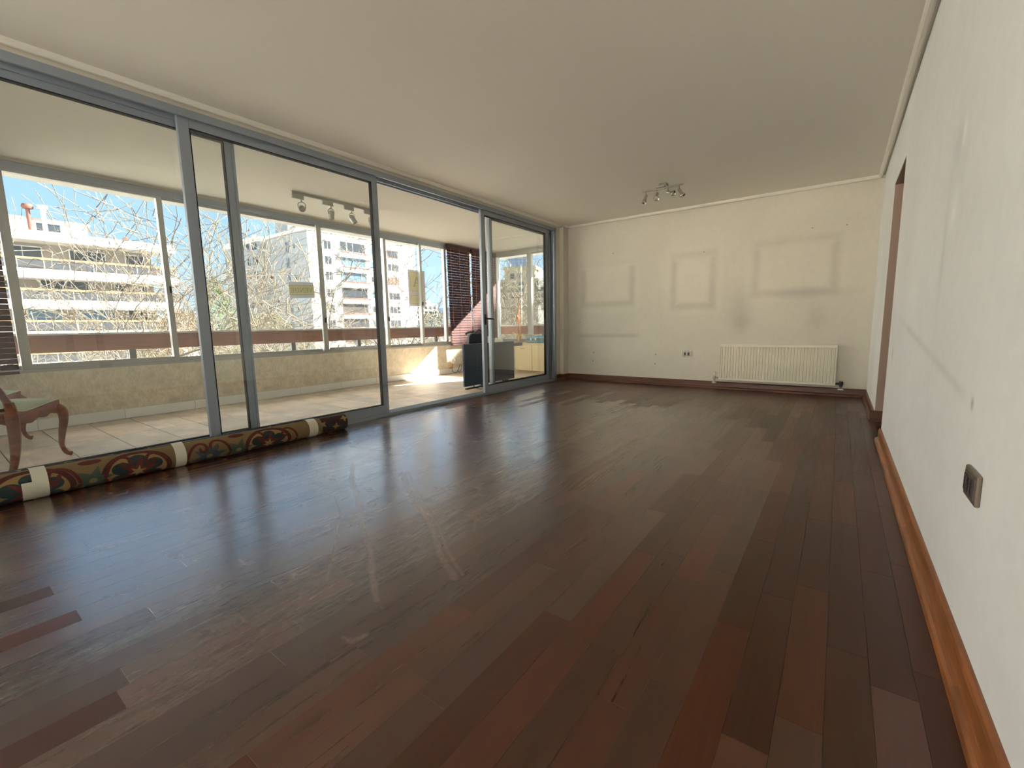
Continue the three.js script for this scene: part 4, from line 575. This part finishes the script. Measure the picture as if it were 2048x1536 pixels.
{ // far block seen through the end window: rounded balconies, 190 m away
  const D = 190, c = offset([-0.565, -0.825], D, 0), t = thing('apartment_building', 'distant cream block with stacked balconies through the end window', 'building', [c[0], GY, c[2]]); local(t); t.rotation.y = 0.35;
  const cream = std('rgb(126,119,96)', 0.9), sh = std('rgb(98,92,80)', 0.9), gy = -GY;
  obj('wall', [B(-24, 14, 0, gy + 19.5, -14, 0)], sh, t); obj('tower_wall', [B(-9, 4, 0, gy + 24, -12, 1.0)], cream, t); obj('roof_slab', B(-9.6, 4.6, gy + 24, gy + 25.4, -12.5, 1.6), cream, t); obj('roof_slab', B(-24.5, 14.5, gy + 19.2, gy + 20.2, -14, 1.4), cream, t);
  for (let i = 0; i < 9; i++) { const y = gy + 16.6 - i * 2.65; for (const [a, b] of [[-23, -10], [-8, 3.4], [4.8, 13.5]]) obj('balcony', RB(a, b, y, y + 1.0, -0.5, 2.2, 0.3, 2), cream, t); for (const a of [-21.5, -17, -13, -7, -3, 0.4, 6, 10]) obj('window', B(a, a + 2.2, y + 1.1, y + 2.4, a > -9 && a < 4 ? 0.98 : -0.02, a > -9 && a < 4 ? 1.04 : 0.04), M.darkGlass, t); }
  for (const a of [-6.5, -3.2, 0.2]) obj('window', B(a, a + 1.8, gy + 20.5, gy + 22.6, 0.98, 1.05), M.darkGlass, t);
  obj('antenna', [rod([-16, gy + 20, -5], [-16, gy + 27.5, -5], 0.12), rod([-17.5, gy + 27, -5], [-14.5, gy + 27, -5], 0.08)], M.concrete, t); obj('vent_pipe', rod([-8, gy + 25, -4], [-8, gy + 27.2, -4], 0.3), M.concrete, t);
}
{ const D = 620, c = offset([-0.578, -0.816], D, 0), t = thing('glass_tower', 'blue glass tower far behind the cream block', 'tower', [c[0], GY, c[2]]); local(t); t.rotation.y = 0.62;
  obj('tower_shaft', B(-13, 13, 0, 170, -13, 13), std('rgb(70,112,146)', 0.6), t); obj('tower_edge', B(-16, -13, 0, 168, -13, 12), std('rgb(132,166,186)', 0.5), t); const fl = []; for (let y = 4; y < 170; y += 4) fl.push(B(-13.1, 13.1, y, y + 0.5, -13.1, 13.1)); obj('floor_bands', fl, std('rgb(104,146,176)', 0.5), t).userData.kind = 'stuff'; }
{ const D = 260, c = offset([-0.732, -0.681], D, 0), t = thing('apartment_building', 'small distant white tower with square windows beside the sale sign', 'building', [c[0], GY, c[2]]); local(t); t.rotation.y = 0.75;
  obj('wall', B(-6.5, 6, 0, 24.5, -8, 0), M.facade, t); obj('roof_room', B(-3, 2, 24.5, 26.5, -6, -1), M.facade, t); const ws = []; for (let i = 0; i < 7; i++) for (let k = 0; k < 5; k++) ws.push(B(-5.6 + k * 2.4, -4.3 + k * 2.4, 6 + i * 2.6, 7.4 + i * 2.6, -0.02, 0.05)); obj('windows', ws, M.darkGlass, t).userData.kind = 'stuff'; }
{ const t = thing('apartment_building', 'unseen pale block added on the left to bounce sunlight indoors', 'building', [-30, GY, 34]); obj('wall', B(-42, -18, GY, 30, 8.0, 62), std('rgb(236,237,236)', 0.9), t); for (let i = 0; i < 9; i++) for (let k = 0; k < 8; k++) obj('window', B(-18.02, -17.95, GY + 1.2 + i * 3, GY + 2.5 + i * 3, 12 + k * 6, 13.6 + k * 6), M.darkGlass, t); }  // added out of view, its sunlit face sends light through the glass doors
{ const t = thing('apartment_building', 'unseen pale building added behind the camera to bounce sunlight indoors', 'building', [-4, GY, 70]); obj('wall', B(-10, 8, GY, 7, 66, 80), M.facade, t); for (let i = 0; i < 5; i++) obj('balcony', B(-10, 8, GY + 2.2 + i * 3, GY + 3.2 + i * 3, 65.2, 66), M.facade, t); }  // added out of view, soft fill through the back window
{ const t = thing('apartment_building', 'tall unseen block added behind the far wall to shade the balcony end', 'building', [14, GY, -37]); obj('wall', B(9, 20, GY, 21.4, -45, -30), M.facade, t); obj('parapet', B(8.8, 20.2, 21.0, 21.75, -45.2, -29.8), M.facade, t); for (let i = 0; i < 10; i++) for (let k = 0; k < 3; k++) obj('window', B(10.2 + k * 3.4, 12.2 + k * 3.4, GY + 1.2 + i * 3, GY + 2.6 + i * 3, -30.02, -29.95), M.darkGlass, t); }  // added out of view, its top edge cuts the balcony sun patch
{ const c = offset([-0.70, -0.71], 120, 0), t = thing('low_house', 'low grey house with a dark roof below the blind', 'house', [c[0], GY, c[2]]); local(t); t.rotation.y = 0.7; obj('wall', B(-9, 9, 0, 9.6, -7, 0), M.concrete, t); const s = new THREE.Shape([[-9.6, 9.5], [9.6, 9.5], [6, 14], [-6, 14]].map((p) => new THREE.Vector2(...p))); obj('roof', new THREE.ExtrudeGeometry(s, { depth: 8.5, bevelEnabled: false }).translate(0, 0, -7.7), std('rgb(92,104,116)', 0.8), t); }

// bare plane trees
function growTree(seed, o) {
  const r = RNG(seed), trunk = [], twigs = [], tips = [];
  const tubeSeg = (pts, rad, sides, out) => { // fast tapered tube without caps
    const pos = [], idx = [], n = pts.length, up = V(0, 1, 0), q = V(), a = V(), b = V();
    for (let i = 0; i < n; i++) { q.subVectors(pts[Math.min(i + 1, n - 1)], pts[Math.max(i - 1, 0)]).normalize(); a.crossVectors(q, Math.abs(q.y) > 0.9 ? V(1, 0, 0) : up).normalize(); b.crossVectors(q, a); for (let j = 0; j < sides; j++) { const th = j / sides * 6.2832, c = Math.cos(th) * rad[i], s = Math.sin(th) * rad[i]; pos.push(pts[i].x + a.x * c + b.x * s, pts[i].y + a.y * c + b.y * s, pts[i].z + a.z * c + b.z * s); } }
    for (let i = 0; i + 1 < n; i++) for (let j = 0; j < sides; j++) { const p = i * sides + j, p2 = i * sides + (j + 1) % sides; idx.push(p, p2, p + sides, p + sides, p2, p2 + sides); }
    out.push({ pos, idx });
  };
  const grow = (p, d, rad, len, depth) => {
    const n = depth === 0 ? 5 : depth < 3 ? 6 : 4, pts = [p.clone()], rs = [rad], dir = d.clone();
    for (let i = 1; i <= n; i++) { dir.x += (r() - 0.5) * o.wob; dir.z += (r() - 0.5) * o.wob; dir.y += (r() - 0.5) * o.wob * 0.8 + (depth ? o.lift : 0.05); dir.normalize(); pts.push(pts[i - 1].clone().addScaledVector(dir, len / n)); rs.push(Math.max(o.minR, rad * (1 - (depth ? 0.55 : 0.3) * i / n))); }
    tubeSeg(pts, rs, depth < 2 ? 8 : depth < 4 ? 5 : 3, depth < 2 ? trunk : twigs);
    if (depth >= o.depth) { tips.push(pts[n]); return; }
    const k = depth === 0 ? o.limbs : depth < 2 ? 3 : depth < 3 ? 3 : (r() < 0.46 ? 3 : 2);
    for (let c = 0; c < k; c++) {
      const f = c === 0 ? 1 : depth === 0 ? 0.75 + 0.25 * r() : 0.30 + 0.65 * r(), fi = f * n, i = Math.min(n - 1, Math.floor(fi)), q = pts[i].clone().lerp(pts[i + 1], fi - i), az = (c / k) * 6.283 + r() * 1.6, sp = depth === 0 ? o.spread : 0.45 + r() * 0.65;
      const base = f === 1 ? dir : pts[i + 1].clone().sub(pts[i]).normalize(), s = V(1, 0, 0).cross(base); if (s.lengthSq() < 0.05) s.set(0, 0, 1); s.normalize(); const s2 = base.clone().cross(s), nd = base.clone().multiplyScalar(Math.cos(sp)).addScaledVector(s, Math.sin(sp) * Math.cos(az)).addScaledVector(s2, Math.sin(sp) * Math.sin(az)).normalize();
      grow(q, nd, Math.max(o.minR, rs[Math.min(n, i + 1)] * (depth === 0 ? 0.62 : c === 0 ? 0.78 : 0.58)), depth === 0 ? o.limbLen : len * (0.62 + r() * 0.22), depth + 1);
    }
  };
  grow(V(0, 0, 0), V(o.lean ?? 0, 1, 0).normalize(), o.r, o.trunk, 0);
  const join = (list) => { let np = 0, ni = 0; for (const l of list) { np += l.pos.length; ni += l.idx.length; } const pos = new Float32Array(np), idx = new Uint32Array(ni); let a = 0, b = 0; for (const l of list) { pos.set(l.pos, a); for (let i = 0; i < l.idx.length; i++) idx[b + i] = l.idx[i] + a / 3; a += l.pos.length; b += l.idx.length; } const g = new THREE.BufferGeometry(); g.setAttribute('position', new THREE.BufferAttribute(pos, 3)); g.setIndex(new THREE.BufferAttribute(idx, 1)); g.computeVertexNormals(); g.setAttribute('uv', new THREE.BufferAttribute(new Float32Array(np / 3 * 2), 2)); return g; };
  return { trunk: join(trunk), twigs: join(twigs), tips };
}
const barkTex = dataTex(128, 128, (u, v, c) => { const k = 0.8 + 0.5 * (fbm(u * 8, v * 8, 3) - 0.4); c[0] = 178 * k; c[1] = 164 * k; c[2] = 138 * k; });
const bark = std('rgb(70,64,55)', 0.9), twigM = std('rgb(84,75,60)', 0.9), deadLeaf = std('rgb(84,46,24)', 0.9, { side: THREE.DoubleSide });
const leafShape = new THREE.ShapeGeometry(new THREE.Shape([[0, -0.1], [0.035, -0.02], [0.10, -0.03], [0.06, 0.03], [0.07, 0.10], [0.02, 0.07], [0, 0.14], [-0.02, 0.07], [-0.07, 0.10], [-0.06, 0.03], [-0.10, -0.03], [-0.035, -0.02]].map((p) => new THREE.Vector2(...p))));
{ const p = leafShape.attributes.position; for (let i = 0; i < p.count; i++) p.setZ(i, 0.35 * p.getX(i) * p.getX(i) / 0.1 + 0.2 * p.getY(i) * p.getY(i)); leafShape.computeVertexNormals(); }
const treeLabel = (w) => w;
const protos = [[101, { r: 0.26, trunk: 7.5, limbs: 5, limbLen: 4.2, spread: 0.75, wob: 0.42, lift: 0.05, minR: 0.011, depth: 6 }], [202, { r: 0.24, trunk: 6.5, limbs: 5, limbLen: 4.6, spread: 0.9, wob: 0.44, lift: 0.045, minR: 0.011, depth: 6, lean: 0.06 }], [303, { r: 0.25, trunk: 8, limbs: 6, limbLen: 3.8, spread: 0.65, wob: 0.40, lift: 0.05, minR: 0.011, depth: 6, lean: -0.05 }]].map(([s, o]) => growTree(s, o));
let leafSeed = 900;
function bareTree(k, u, dist, scale, turn, label, group) {
  const p = protos[k], c = offset(u, dist, GY), t = thing('plane_tree', label, 'tree', [c[0], GY, c[2]], group, turn); local(t); t.scale.setScalar(scale);
  obj('trunk', p.trunk, bark, t); const b = obj('twigs', p.twigs, twigM, t); b.userData.kind = 'stuff';
  const r = RNG(leafSeed++); if (dist < 40) for (let i = 0; i < 9; i++) { const q = p.tips[Math.floor(r() * p.tips.length)], m = obj('leaf', leafShape, deadLeaf, t); m.position.set(q.x, q.y - 0.08, q.z); m.rotation.set(r() * 6, r() * 6, r() * 6); m.scale.setScalar((0.5 + r() * 0.6) / scale); }
}
bareTree(0, [-0.968, -0.250], 19, 0.96, 0.4, 'bare plane tree with thick limbs in front of the left block');
bareTree(1, [-0.858, -0.513], 21, 1.06, 2.1, 'bare plane tree in front of the middle block, behind the window mullion');
bareTree(2, [-0.925, -0.380], 25, 0.96, 4.0, 'bare plane tree between the two apartment blocks');
bareTree(1, [-0.995, -0.095], 17, 0.93, 5.2, 'bare plane tree at the far left behind the dark blind');
bareTree(0, [-0.795, -0.607], 24, 1.0, 3.3, 'bare plane tree before the sunlit side of the middle block');
bareTree(2, [-0.545, -0.838], 27, 0.95, 1.2, 'bare tree seen through the right pane of the end window');
bareTree(0, [-0.600, -0.800], 34, 0.84, 0.2, 'bare tree seen through the left pane of the end window');
bareTree(1, [-0.700, -0.714], 32, 0.80, 2.7, 'bare plane tree below the tall sale sign');
const grp = 'bare trees along the street behind the nearer ones', gl = 'bare street tree in the tangle of twigs behind nearer trees';
[[2, [-0.945, -0.327], 34, 0.80, 1.0], [0, [-0.905, -0.425], 36, 0.80, 2.2], [1, [-0.88, -0.475], 33, 0.78, 3.9], [2, [-0.83, -0.557], 40, 0.78, 0.7], [1, [-0.955, -0.297], 44, 0.82, 5.0], [0, [-0.76, -0.65], 44, 0.78, 1.9], [2, [-0.575, -0.818], 50, 0.86, 3.0], [1, [-0.53, -0.848], 46, 0.84, 4.4], [0, [-0.975, -0.222], 30, 0.76, 2.9]].forEach((a) => bareTree(...a, gl, grp));
// evergreen crowns
function leafyTree(name, label, u, dist, yTop, yLow, rad, rgb, seed, n = 5200, group) {
  const c = offset(u, dist, GY), t = thing(name, label, 'tree', [c[0], GY, c[2]], group); local(t); const r = RNG(seed), pos = [], H0 = yLow - GY, H1 = yTop - GY;
  obj('trunk', limb([[0, 0, 0], [0.1, H0 * 0.6, 0.05], [0, (H0 + H1) / 2, 0]], [0.28, 0.2, 0.1], 8), bark, t);
  for (let i = 0; i < n; i++) { const f = r(), y = H0 + (H1 - H0) * f, R = rad * Math.sqrt(Math.max(0.02, Math.sin(Math.PI * Math.pow(f, 0.7)))) * (0.75 + 0.4 * fbm(f * 6, i * 0.0007, 2)), a = r() * 6.2832, q = R * Math.sqrt(0.25 + 0.75 * r()), s = 0.10 + 0.14 * r(), cx = Math.cos(a) * q, cz = Math.sin(a) * q; for (let k = 0; k < 3; k++) pos.push(cx + (r() - 0.5) * s * 2, y + (r() - 0.5) * s * 2, cz + (r() - 0.5) * s * 2); }
  const g = new THREE.BufferGeometry(); g.setAttribute('position', new THREE.Float32BufferAttribute(pos, 3)); g.computeVertexNormals(); obj('foliage', g, std(`rgb(${rgb})`, 0.9, { side: THREE.DoubleSide }), t).userData.kind = 'stuff';
}
leafyTree('poplar', 'slim green tree rising behind the twigs between the blocks', [-0.938, -0.347], 55, 6.2, -4, 2.0, '62,78,34', 1);
leafyTree('broadleaf_tree', 'olive green tree at the foot of the middle block', [-0.905, -0.425], 50, 2.4, -6, 4.2, '74,76,46', 2);
leafyTree('broadleaf_tree', 'yellowing round tree low between the two blocks', [-0.955, -0.297], 48, 2.6, -6, 3.6, '98,74,38', 3);
leafyTree('broadleaf_tree', 'pale olive tree beside the low grey house', [-0.72, -0.694], 70, 3.2, -6, 5.0, '82,80,58', 4);
leafyTree('broadleaf_tree', 'dull green tree below the sunlit building side', [-0.80, -0.60], 60, 0.6, -7, 5.0, '76,75,48', 5);
leafyTree('broadleaf_tree', 'tan leafy tree low in the end window', [-0.56, -0.828], 64, 3.4, -6, 6.0, '98,88,60', 6);

renderer.render(scene, camera);
